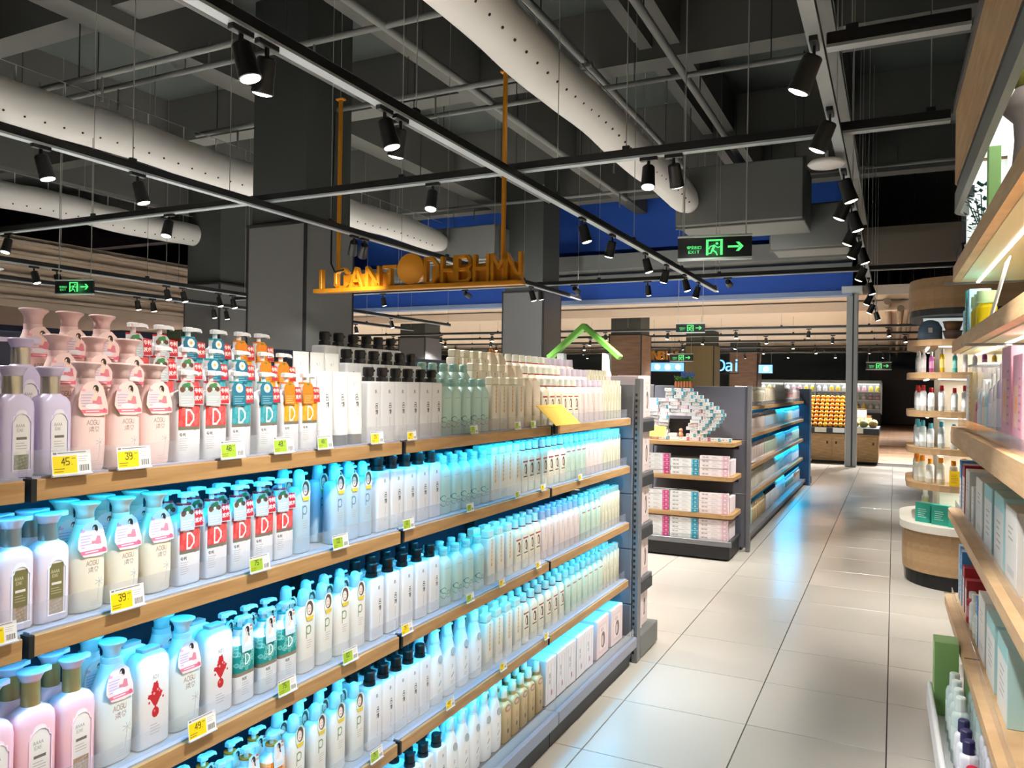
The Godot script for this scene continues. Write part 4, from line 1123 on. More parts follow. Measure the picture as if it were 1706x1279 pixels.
func led_strip(o: Node3D, at: Vector3, L: float, energy: float, turn: Vector3) -> void:
	# o is not turned; the strip runs along z
	bpart("led_strip", Vector3(.010, .005, L), M["led_cyan"], o, at)
	var a := AreaLight3D.new()
	a.name = "led_light"
	a.light_color = Color(0.0, .74, 1.0)
	a.light_energy = LED_E * energy
	a.area_size = Vector2(L, .012)
	a.area_range = 4
	a.shadow_enabled = true
	o.add_child(a, true)
	a.position = at + Vector3(0, -.006, 0)
	a.basis = Basis(Vector3(0, 0, 1), Vector3(1, 0, 0), Vector3(0, 1, 0))
	# area lights shine along their -z: turn that to straight down, tipped towards the goods
	a.basis = Basis(Vector3.BACK, turn.z) * a.basis

func gondola_main() -> void:
	var names := ["shelving bay nearest the photographer, cut by the frame", "shelving bay with lavender, pink and red-label bottles", "shelving bay with square black-pump bottles and aqua bottles", "last shelving bay with lady-print and striped bottles"]
	for b in 4:
		var z0: float = BAYS[b][0]
		var z1: float = BAYS[b][1]
		var L := z0 - z1 - .006
		var zc := (z0 + z1) * .5
		var o := thing("shelving_bay", names[b], "shelving", Vector3(SX, 0, zc))
		bpart("kick_plate", Vector3(.02, .11, L), M["dark_steel"], o, Vector3(-.0, .055, 0))
		bpart("base_tray", Vector3(.46, .03, L), M["steel_grey"], o, Vector3(-.19, .150, 0), .003)
		bpart("tray_front", Vector3(.022, .062, L), mc("tray_front", Color(.56, .56, .60), .4, .2), o, Vector3(.042, .137, 0), .006)
		bpart("tray_guard", Vector3(.003, .05, L - .01), M["acrylic"], o, Vector3(.034, .188, 0))
		for k in 3: bpart("back_panel", Vector3(.02, .52, L), mc("back_blue", Color(.16, .20, .28), .55), o, Vector3(-.42, .12 + .265 + k * .525, 0), .003)
		bpart("upright_post", Vector3(.05, 1.55, .03), M["dark_steel"], o, Vector3(-.385, .8, -L * .5 + .02), .003)
		for s in 4:
			var y: float = SHELF[s]
			var sh := bpart("shelf", Vector3(.38, .022, L), mc("shelf_steel", Color(.62, .63, .65), .45), o, Vector3(-.20, y - .013, 0), .002)
			bpart("wood_edge", Vector3(.024, .038, L - .012), M["oak"], sh, Vector3(.188, -.006, 0), .0015)
			bpart("edge_bracket", Vector3(.026, .040, .010), M["black_soft"], sh, Vector3(.188, -.006, L * .5 - .003))
			bpart("front_guard", Vector3(.003, .052, L - .01), M["acrylic"], sh, Vector3(.176, .037, 0))
			bpart("ticket_rail", Vector3(.018, .006, L - .01), mc("rail_clear", Color(.62, .63, .70), .2), sh, Vector3(.182, .014, 0))
			led_strip(o, Vector3(-.033, y - .028, 0), L - .06, 1.0, Vector3(0, 0, -.45))
	# stepped riser on the top shelf
	var rz := thing("display_riser", "pale stepped riser lifting the back rows of the top shelf", "riser", Vector3(SX - .06, SHELF[0], -2.56))
	bpart("riser_step", Vector3(.084, .054, 3.5), M["white"], rz, Vector3(-.09, .027, 0), .002)
	bpart("riser_step", Vector3(.084, .109, 3.5), M["white"], rz, Vector3(-.175, .0545, 0), .002)
	# end unit that closes the gondola, facing away
	var e := thing("end_shelving", "grey end unit with perforated posts and pink gift cartons", "shelving", Vector3(-1.78, 0, -4.42))
	for k in 5: bpart("back_panel", Vector3(.86, .314, .02), M["panel_grey"], e, Vector3(0, .02 + .157 + k * .318, .06), .003)
	for s in [-1, 1]:
		var u := bpart("upright_post", Vector3(.035, 1.64, .06), M["steel_grey"], e, Vector3(s * .452, .82, .03), .003)
		for i in 46: bpart("slot", Vector3(.012, .016, .002), M["black"], u, Vector3(-s * .006, -.76 + i * .033, .0305))
	bpart("base_side", Vector3(.94, .13, .36), mc("base_grey", Color(.42, .43, .42), .5), e, Vector3(0, .075, -.19), .004)
	bpart("base_foot", Vector3(.9, .02, .30), M["black"], e, Vector3(0, .01, -.17))
	for y in [1.404, 1.078, .765, .447]:
		bpart("shelf", Vector3(.88, .03, .33), M["steel_grey"], e, Vector3(0, y - .015, -.17), .003)
		for s in [-1, 1]: bpart("shelf_bracket", Vector3(.012, .06, .30), M["dark_steel"], e, Vector3(s * .446, y - .05, -.15), .002)
	var lv := ["topmost shelf", "second shelf", "third shelf", "fourth shelf", "bottom tray"]
	var k := 0
	for y in [1.404, 1.078, .765, .447, .142]:
		put("giftside", Vector3(-1.435, y + .001, -4.51), PI * .5, "pink gift carton at near side of end unit, %s" % lv[k], "").scale = Vector3(.88, 1.0, 1.0)
		put("giftside", Vector3(-1.445, y + .001, -4.66), PI * .5, "pink gift carton at far side of end unit, %s" % lv[k], "").scale = Vector3(.88, 1.02, 1.0)
		put("giftside", Vector3(-1.63, y + .001, -4.53), 0, "pink gift carton in the middle of end unit, %s" % lv[k], "").scale = Vector3(1.1, 1.0, 1)
		k += 1

func gondola_main_goods() -> void:
	var x := SX - .048
	var y: float = SHELF[0]
	var w := "top shelf"
	var st := .055
	row("lav", -.768, -.966, 3, y, x, 2, w, st)
	row("aogu", -.970, -1.204, 3, y, x, 3, w, st)
	row("dred", -1.206, -1.353, 2, y, x, 3, w, st)
	row("dteal", -1.355, -1.53, 2, y, x, 3, w, st)
	row("dorange", -1.533, -1.68, 2, y, x, 3, w, st)
	row("tube", -1.684, -1.885, 3, y, x, 2, w, st)
	row("boxy", -1.892, -2.318, 6, y, x, 3, w, st)
	row("sea", -2.32, -2.682, 5, y, x, 2, w, st)
	row("stripe", -2.686, -2.992, 4, y, x, 3, w, st)
	row("creamy", -2.996, -3.165, 2, y, x, 3, w, st)
	row("lady", -3.17, -3.622, 6, y, x, 3, w, st)
	row("rosy", -3.625, -4.0, 5, y, x, 3, w, st)
	row("slim", -4.003, -4.30, 6, y, x, 2, w, st)
	y = SHELF[1]
	w = "second shelf"
	row("lavw", -.770, -.969, 3, y, x, 2, w)
	row("aoguc", -.972, -1.209, 3, y, x, 2, w)
	row("dred", -1.212, -1.588, 5, y, x, 2, w)
	row("pb", -1.59, -1.658, 1, y, x, 2, w, 0.0, "beside the red labels")
	row("pb", -1.735, -1.936, 3, y, x, 2, w)
	row("boxy", -1.938, -2.320, 5, y, x, 2, w)
	row("sea", -2.322, -2.700, 5, y, x, 2, w)
	row("stripe", -2.702, -2.967, 4, y, x, 2, w)
	row("lady", -2.970, -3.459, 7, y, x, 2, w)
	row("greeny", -3.462, -3.735, 4, y, x, 2, w)
	row("rosy", -3.738, -4.0, 4, y, x, 2, w)
	row("slim", -4.003, -4.30, 6, y, x, 2, w)
	y = SHELF[2]
	w = "third shelf"
	row("lavp", -.790, -1.028, 3, y, x, 2, w)
	row("aoguw", -1.031, -1.118, 1, y, x, 2, w, 0.0, "beside the pink bottles")
	row("goblet", -1.120, -1.204, 1, y, x, 2, w, 0.0, "the nearer one")
	row("aoguw", -1.207, -1.298, 1, y, x, 2, w, 0.0, "between two goblet bottles")
	row("goblet", -1.300, -1.384, 1, y, x, 2, w, 0.0, "beside the teal bubbles")
	row("teal_w", -1.387, -1.605, 3, y, x, 2, w)
	row("pc", -1.608, -1.914, 4, y, x, 2, w)
	row("boxy", -1.917, -2.327, 5, y, x, 2, w)
	row("sea", -2.330, -2.663, 4, y, x, 2, w)
	row("stripe", -2.666, -2.912, 3, y, x, 2, w)
	row("lady", -2.915, -3.187, 4, y, x, 2, w)
	row("rosy", -3.19, -3.667, 7, y, x, 2, w)
	row("greeny", -3.67, -3.98, 4, y, x, 2, w)
	row("slim", -3.983, -4.30, 6, y, x, 2, w)
	y = SHELF[3]
	w = "fourth shelf"
	row("dteal", -1.09, -1.24, 2, y, x, 1, w)
	row("orange_w", -1.245, -1.573, 4, y, x, 2, w)
	row("pc", -1.576, -1.915, 4, y, x, 2, w)
	row("boxy", -1.918, -2.272, 5, y, x, 2, w)
	row("oval", -2.276, -2.655, 4, y, x, 2, w)
	row("stripe", -2.66, -2.998, 4, y, x, 2, w)
	row("lady", -3.0, -3.483, 6, y, x, 2, w)
	row("greeny", -3.486, -4.02, 7, y, x, 2, w)
	row("slim", -4.023, -4.30, 5, y, x, 2, w)
	y = .166
	w = "bottom tray"
	row("boxy", -2.10, -2.34, 3, y, x + .03, 2, w)
	row("oval", -2.345, -2.764, 5, y, x + .03, 2, w)
	row("tan", -2.77, -3.17, 5, y, x + .03, 2, w)
	row("whitebox", -3.18, -3.795, 5, y, x + .03, 1, w)
	row("gift", -3.82, -4.29, 2, y, x + .03, 2, w)
	# price tickets on the rails: [shelf, z, art, width, what]
	var t := [[0, -.925, "tk45", .075, "yellow price ticket reading 45 below the lavender bottles"], [0, -1.055, "tk39", .075, "yellow price ticket reading 39 below the pink bottles"],
		[0, -1.31, "tkg48", .07, "green price ticket below the red labels, top shelf"], [0, -1.475, "tkg48", .07, "green price ticket below the teal labels, top shelf"], [0, -1.63, "tkg48", .06, "green price ticket below the orange labels, top shelf"],
		[0, -1.86, "tk39", .06, "yellow price ticket below the squeeze tubes"], [0, -2.04, "tk49", .05, "yellow price ticket below the square bottles, top shelf"], [0, -2.44, "tkg62", .055, "green price ticket below the aqua bottles, top shelf"], [0, -2.80, "tkg62", .055, "green price ticket below ochre stripes, top shelf"], [0, -2.95, "tkg62", .05, "green price ticket beside plain beige bottles, top shelf"],
		[1, -1.045, "tk39", .075, "yellow price ticket reading 39 on the second shelf"], [1, -.80, "tk49", .06, "price ticket at the frame edge on the second shelf"], [1, -1.40, "tkg75", .065, "green price ticket reading 75 below the red labels"], [1, -1.70, "tkg62", .065, "green price ticket by the gap beside pale blue bottles"], [1, -2.03, "tkg62", .06, "green price ticket below the square bottles, second shelf"], [1, -2.42, "tkg62", .05, "green price ticket below the aqua bottles, second shelf"], [1, -2.81, "tkg62", .05, "green price ticket below ochre stripes, second shelf"], [1, -3.06, "tk49", .05, "yellow price ticket below the lady prints, second shelf"], [1, -3.5, "tk49", .05, "yellow price ticket below pale green bottles, second shelf"],
		[2, -1.235, "tk49", .075, "yellow price ticket reading 49 between the goblet bottles"], [2, -1.50, "tkg75", .065, "green price ticket below the teal bubble bottles"], [2, -1.75, "tkg62", .065, "green price ticket below the letter p bottles"], [2, -2.03, "tk39", .06, "yellow price ticket below the square bottles, third shelf"], [2, -2.43, "tkg62", .055, "yellow-green ticket below the aqua bottles, third shelf"], [2, -2.68, "tk39", .05, "yellow price ticket below ochre stripes, third shelf"], [2, -3.02, "tk39", .05, "yellow price ticket below the lady prints, third shelf"],
		[3, -1.69, "tkg62", .06, "green price ticket below letter p bottles, fourth shelf"], [3, -1.88, "tkg75", .06, "green price ticket left of the square bottles, fourth shelf"], [3, -2.30, "tk49", .055, "yellow price ticket below the rounded bottles, fourth shelf"], [3, -2.70, "tk39", .055, "yellow price ticket below ochre stripes, fourth shelf"], [3, -3.12, "tk49", .05, "yellow price ticket below the lady prints, fourth shelf"]]
	for q in t:
		var W: float = q[3]
		var H := W * .56
		var o := thing("price_ticket", q[4], "price tag", Vector3(SX + .010, SHELF[q[0]] + .003, q[1]), PI * .5)
		part("paper_slip", prism(PackedVector2Array([Vector2(-W * .5, 0), Vector2(W * .5, 0), Vector2(W * .5, H), Vector2(-W * .5, H)]), 0, .0008), am(q[2], .3), o, Vector3(0, .002, 0), Vector3(-.12, 0, 0))
		part("clear_holder", boxm(Vector3(W * 1.04, .004, .006), .001), mc("holder", Color(.8, .8, .84), .2), o, Vector3(0, .001, .001))
	# tilted yellow promotion card clipped to the top shelf
	var pc := thing("promotion_card", "blank yellow card tilted forward off the top shelf edge", "sign", Vector3(SX + .02, SHELF[0] + .045, -3.13), PI * .5)
	part("card", prism(PackedVector2Array([Vector2(-.14, -.05), Vector2(.14, -.05), Vector2(.14, .075), Vector2(-.14, .075)]), 0, .002), am("card_yellow", .45), pc, Vector3(0, .0, .035), Vector3(-.85, 0, 0))
	bpart("clip", Vector3(.03, .05, .012), M["black"], pc, Vector3(0, -.05, .012), .002)

# ---------------------------------------------------------------- second gondola, farther down the aisle
func gondola_far() -> void:
	var X := -1.345
	var names := ["far shelving bay next to the toothpaste cartons", "middle far shelving bay", "far shelving bay with cyan strips, second last", "farthest shelving bay with cyan strips"]
	var heights := [1.40, 1.105, .775, .465]
	var zs := [-7.92, -9.38, -10.84, -12.30, -13.76]
	for b in 4:
		var L: float = zs[b] - zs[b + 1] - .008
		var o := thing("shelving_bay", names[b], "shelving", Vector3(X, 0, (zs[b] + zs[b + 1]) * .5))
		bpart("kick_plate", Vector3(.02, .08, L), M["dark_steel"], o, Vector3(0, .04, 0))
		bpart("base_tray", Vector3(.46, .03, L), M["steel_grey"], o, Vector3(-.2, .095, 0), .003)
		bpart("tray_front", Vector3(.02, .05, L), M["steel_grey"], o, Vector3(.03, .09, 0), .004)
		for k in 3: bpart("back_panel", Vector3(.02, .50, L), M["back_blue"] if b > 1 else M["panel_grey"], o, Vector3(-.42, .1 + .25 + k * .505, 0), .003)
		bpart("upright_post", Vector3(.05, 1.58, .03), M["steel_grey"], o, Vector3(-.385, .8, L * .5 - .016), .003)
		for s in 4:
			var y: float = heights[s]
			var sh := bpart("shelf", Vector3(.38, .022, L), M["shelf_steel"], o, Vector3(-.20, y - .013, 0), .002)
			bpart("wood_edge", Vector3(.024, .04, L - .012), M["oak"], sh, Vector3(.188, -.006, 0), .0015)
			bpart("front_guard", Vector3(.003, .05, L - .01), M["acrylic"], sh, Vector3(.176, .037, 0))
			if b > 1: led_strip(o, Vector3(-.033, y - .028, 0), L - .06, 1.5, Vector3(0, 0, -.35))
	# goods: [kinds per shelf]
	var plan := [["tan", "lady", "creamy", "oval", "dred", "rosy"], ["sea", "rosy", "pb", "stripe", "lady", "pb"], ["creamy", "rosy", "greeny", "stripe", "dteal", "greeny"], ["greeny", "stripe", "oval", "pc", "pb", "oval"], ["greeny", "tan", "boxy", "oval", "teal_w", "dorange"]]
	var hs := [1.40, 1.105, .775, .465, .112]
	var wh := ["top shelf", "second shelf", "third shelf", "fourth shelf", "bottom tray"]
	for s in 5:
		for k in 6:
			var za := -7.98 - k * .96
			var kind: String = plan[s][k]
			var n := 9
			for i in n:
				put(kind, Vector3(X - .06 - KIND[kind][3] * .5 + (.02 if s == 4 else 0.0), hs[s] + .001, za - (i + .5) * .104), PI * .5 + rng.randf_range(-.06, .06), "%s, %s from near end, far gondola, %s" % [KIND[kind][5], NTH[i] if k < 5 or plan[s].find(kind) == k else NTH[i] + " deeper", wh[s]] if plan[s].count(kind) < 2 else "%s, %s from %s, far gondola, %s" % [KIND[kind][5], NTH[i], "front" if plan[s].find(kind) == k else "rear", wh[s]], "%ss on the far gondola %s" % [KIND[kind][5].split(" with ")[0], wh[s]])
	# end panels and the dark end unit with toothpaste cartons, facing the camera
	var e := thing("end_shelving", "dark end unit facing the camera with toothpaste cartons", "shelving", Vector3(-1.75, 0, -7.86))
	for k in 3: bpart("back_panel", Vector3(1.0, .52, .02), mc("end_panel", Color(.40, .41, .46), .55), e, Vector3(0, .04 + .26 + k * .525, 0), .003)
	bpart("base_box", Vector3(.86, .14, .5), M["black_soft"], e, Vector3(-.02, .085, .30), .006)
	bpart("base_foot", Vector3(.8, .016, .44), M["black"], e, Vector3(-.02, .008, .29))
	bpart("tray_front", Vector3(.90, .05, .02), M["steel_grey"], e, Vector3(-.02, .155, .545), .004)
	bpart("base_tray", Vector3(.88, .02, .52), M["dark_steel"], e, Vector3(-.02, .165, .28))
	for s in [-1, 1]: bpart("upright_post", Vector3(.04, 1.62, .05), M["steel_grey"], e, Vector3(s * .485, .81, .0), .003)
	for y in [1.085, .768, .422]:
		var pl := round_rect(.90, .52, .06, 4)
		part("shelf_board", prism(pl, 0, .036, Basis(Vector3.RIGHT, -PI * .5)), M["oak"], e, Vector3(-.02, y - .036, .29))
		bpart("shelf_bracket", Vector3(.84, .05, .02), M["black_soft"], e, Vector3(-.02, y - .062, .06))
	var k := 0
	var lv := ["bottom tray", "third shelf", "second shelf"]
	var rows := [.176, .423, .769]
	for s in 3:
		for c in 3:
			var kd: String = ["paste_m", "paste_t", "paste_p"][c]
			var nm: String = ["magenta-ended", "teal-ended", "pink-ended"][c]
			for i in ([5, 5, 5][s] if not (s == 2 and c == 1) else 4):
				var o := carton("toothpaste_carton", Vector3(.268, .038, .05), kd, Vector3(-2.045 + c * .275 + rng.randf_range(-.002, .002), rows[s] + .001 + i * .0385, -7.365 + rng.randf_range(-.003, .003)), 0, "long white %s toothpaste carton, %s from bottom, %s of end unit" % [nm, NTH[i], lv[s]], "toothpaste cartons on the end unit")
				k += 1
			for i in 3:
				carton("toothpaste_carton", Vector3(.268, .145, .28), kd, Vector3(-2.045 + c * .275, rows[s] + .001, -7.57), 0, "deep block of %s toothpaste cartons at back, %s of end unit" % [nm, lv[s]], "") if i == 0 else null
	# arch stacked from short cartons on the top board
	var lay := 0
	for i in 15:
		var y := 1.086 + i * .0335
		var t := i / 14.0
		var xl := -2.16
		var xr := -1.36 if t < .03 else (-1.62 + .20 * sin(clampf((t - .05) / .5, 0, 1) * PI * .5) if t < .55 else -1.42 - .32 * (t - .55) / .45)
		if t > .8: xl = -2.0
		var n := int(round((xr - xl) / .098))
		for j in n:
			var x := xl + (j + .5) * (xr - xl) / n
			if i > 0 and t > .02 and t < .46 and absf(x + 1.86) < .055 + .10 * t: continue
			var edge: bool = j >= n - 2 or (j == 0 and t > .7) or (i % 3 == 0 and j == 1)
			carton("toothpaste_carton", Vector3(.092, .032, .05), "paste_t" if edge else ("paste_m" if i == 0 and j % 2 else ("paste_p" if (i + j) % 4 == 0 else "paste_w")), Vector3(x, y + .0003, -7.50 + .012 * sin(j * 2.1 + i)), .08 * sin(i * 1.7 + j), "short toothpaste carton in the stacked arch, %s layer, %s along" % [NTH[i], NTH[j]], "toothpaste cartons stacked into an arch")
		lay += 1
	carton("hollow_shade_sheet", Vector3(.30, .2, .02), "box_dark", Vector3(-1.86, 1.087, -7.58), 0, "dark sheet added for the shade inside the hollow of the carton arch", "")  # dark sheet put in for the shade within the arch hollow
	var toy := thing("small_figurine", "tiny peach figurine standing inside the carton arch hollow", "figurine", Vector3(-1.845, 1.121, -7.49))
	part("body", lathe("toy_body", [Vector2(0, 0), Vector2(.02, .002), Vector2(.024, .02), Vector2(.014, .045), Vector2(0, .046)], 12, 0), mc("peach", Color(.88, .62, .48), .6), toy)
	part("head", lathe("toy_head", [Vector2(0, 0), Vector2(.016, .006), Vector2(.02, .018), Vector2(.014, .032), Vector2(0, .036)], 12, 0), M["peach"], toy, Vector3(0, .042, 0))
	# planter with blue flowers on top of the arch
	var pb := thing("flower_planter", "small picket planter box with blue flowers atop the end unit", "planter", Vector3(-1.83, 1.595, -7.52))
	bpart("planter_box", Vector3(.17, .05, .07), mc("planter", Color(.55, .30, .18), .6), pb, Vector3(0, .025, 0), .004)
	for i in 6: bpart("picket", Vector3(.018, .058, .006), mc("picket", Color(.72, .45, .28), .6), pb, Vector3(-.07 + i * .028, .029, .038), .001)
	var gs := nst()
	var bs := nst()
	for i in 150:
		var a := rng.randf() * TAU
		var p := Vector3(rng.randf_range(-.08, .08), .05 + rng.randf() * .045, rng.randf_range(-.03, .03))
		var d := Vector3(cos(a), .8, sin(a)) * .03
		var s := d.cross(Vector3.UP).normalized() * .006
		quad(gs, p - s, p + s, p + d + s * .3, p + d - s * .3, Vector3(0, 0, 1))
	for i in 70:
		var p := Vector3(rng.randf_range(-.02, .10), .095 + rng.randf() * .05, rng.randf_range(-.03, .04))
		add_lathe(bs, [Vector2(0, -.004), Vector2(.009, 0), Vector2(.005, .006), Vector2(0, .006)], 6, p, Basis.from_euler(Vector3(rng.randf() * 2, rng.randf() * 6, 0)), 0)
	tag(part("leaves", done(gs), mc("leaf", Color(.34, .58, .18), .6), pb), "", "", "", "stuff")
	tag(part("blue_petals", done(bs), mc("petal_blue", Color(.25, .42, .75), .6), pb), "", "", "", "stuff")
	var yc := thing("promotion_card", "yellow card leaning at the left of the carton arch", "sign", Vector3(-2.05, 1.12, -7.36))
	part("card", prism(PackedVector2Array([Vector2(-.12, 0), Vector2(.08, 0), Vector2(.09, .10), Vector2(-.11, .11)]), 0, .002), am("card_yellow", .45), yc, Vector3.ZERO, Vector3(-.35, 0, 0))
	bpart("card_foot", Vector3(.1, .004, .05), M["acrylic"], yc, Vector3(0, -.001, -.01))
	# the small unit that closes the far end, with blue panel and packs
	var f := thing("end_shelving", "slim end unit with blue packs beyond the far gondola", "shelving", Vector3(-1.7, 0, -14.05))
	bpart("back_panel", Vector3(.9, 1.6, .03), M["back_blue"], f, Vector3(0, .8, .25), .003)
	for s in [-1, 1]: bpart("upright_post", Vector3(.04, 1.6, .05), M["steel_grey"], f, Vector3(s * .45, .8, .24), .003)
	bpart("base_box", Vector3(.9, .12, .42), M["dark_steel"], f, Vector3(0, .06, .02), .005)
	for y in [1.30, 1.0, .7, .4]: bpart("shelf_board", Vector3(.9, .03, .36), M["shelf_steel"], f, Vector3(0, y, .04), .003)
	k = 0
	for y in [1.316, 1.016, .716, .416, .122]:
		for j in 2:
			carton("carton", Vector3(.14, .2, .12), "box_blue" if k % 3 else "box_lblue", Vector3(-1.33, y, -13.93 - j * .15), PI * .5, "blue pack, %s one on %s of the slim end unit" % ["nearer" if j == 0 else "farther", (["top"] + wh)[mini(5, k / 2 + 1)]], "blue packs on the slim end unit")
			k += 1

func carton(called: String, s: Vector3, artk: String, at: Vector3, turn: float, label: String, group := "") -> Node3D:
	var o := thing(called, label, "box", at, turn, group)
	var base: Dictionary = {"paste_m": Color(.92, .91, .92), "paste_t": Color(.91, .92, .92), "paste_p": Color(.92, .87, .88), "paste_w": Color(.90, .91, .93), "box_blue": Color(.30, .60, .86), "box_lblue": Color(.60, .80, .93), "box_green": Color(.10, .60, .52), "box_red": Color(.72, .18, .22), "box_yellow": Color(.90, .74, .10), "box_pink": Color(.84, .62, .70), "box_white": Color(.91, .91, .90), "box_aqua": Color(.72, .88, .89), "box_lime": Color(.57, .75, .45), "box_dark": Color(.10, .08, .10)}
	part("carton_body", boxm(s, .0015), mc("c_" + artk, base[artk], .42), o, Vector3(0, s.y * .5, 0))
	var key := "print_%s" % s
	if not MESH.has(key): MESH[key] = prism(PackedVector2Array([Vector2(-s.x * .495, .001), Vector2(s.x * .495, .001), Vector2(s.x * .495, s.y - .001), Vector2(-s.x * .495, s.y - .001)]), 0, .0005)
	if artk not in ["box_dark", "paste_w"]: part("printed_face", MESH[key], am(artk), o, Vector3(0, 0, s.z * .5))
	part("end_flap", boxm(Vector3(s.x * .97, .0008, s.z * .97)), M["c_" + artk], o, Vector3(0, s.y + .0002, 0))
	return o

# ---------------------------------------------------------------- the wooden unit on the right
const R0 := Vector3(.30, 0, -5.35)
const RT := .0122

func rp(u: float, y: float, v: float) -> Vector3:      # u: into the unit, v: towards the camera from its far corner
	return R0 + Basis(Vector3.UP, RT) * Vector3(u, y, v)

func white_strip(o: Node3D, at: Vector3, L: float, energy: float) -> void:
	bpart("led_strip", Vector3(.016, .006, L), M["led_white"], o, at)
	var a := AreaLight3D.new()
	a.name = "led_light"
	a.light_color = Color(1.0, .97, .90)
	a.light_energy = energy
	a.area_size = Vector2(L, .02)
	a.area_range = 6
	a.shadow_enabled = true
	o.add_child(a, true)
	a.position = at + Vector3(0, -.008, 0)
	a.basis = Basis(Vector3(0, 0, 1), Vector3(1, 0, 0), Vector3(0, 1, 0))

func shelf_board(o: Node3D, y: float, th: float, depth: float, L: float, out := 0.0) -> MeshInstance3D:
	# board with a rounded far corner; the polygon lies in x (into the unit) and -z
	var p := PackedVector2Array()
	var r := .10
	p.append(Vector2(-out, -L))
	p.append(Vector2(depth, -L))
	p.append(Vector2(depth, 0))
	for i in 7:
		var a := PI * .5 + PI * .5 * i / 6.0
		p.append(Vector2(-out + r + cos(a) * r, -r + sin(a) * r))
	return part("shelf_board", prism(p, 0, th, Basis(Vector3.RIGHT, -PI * .5)), M["pale_oak"], o, Vector3(0, y - th, 0))

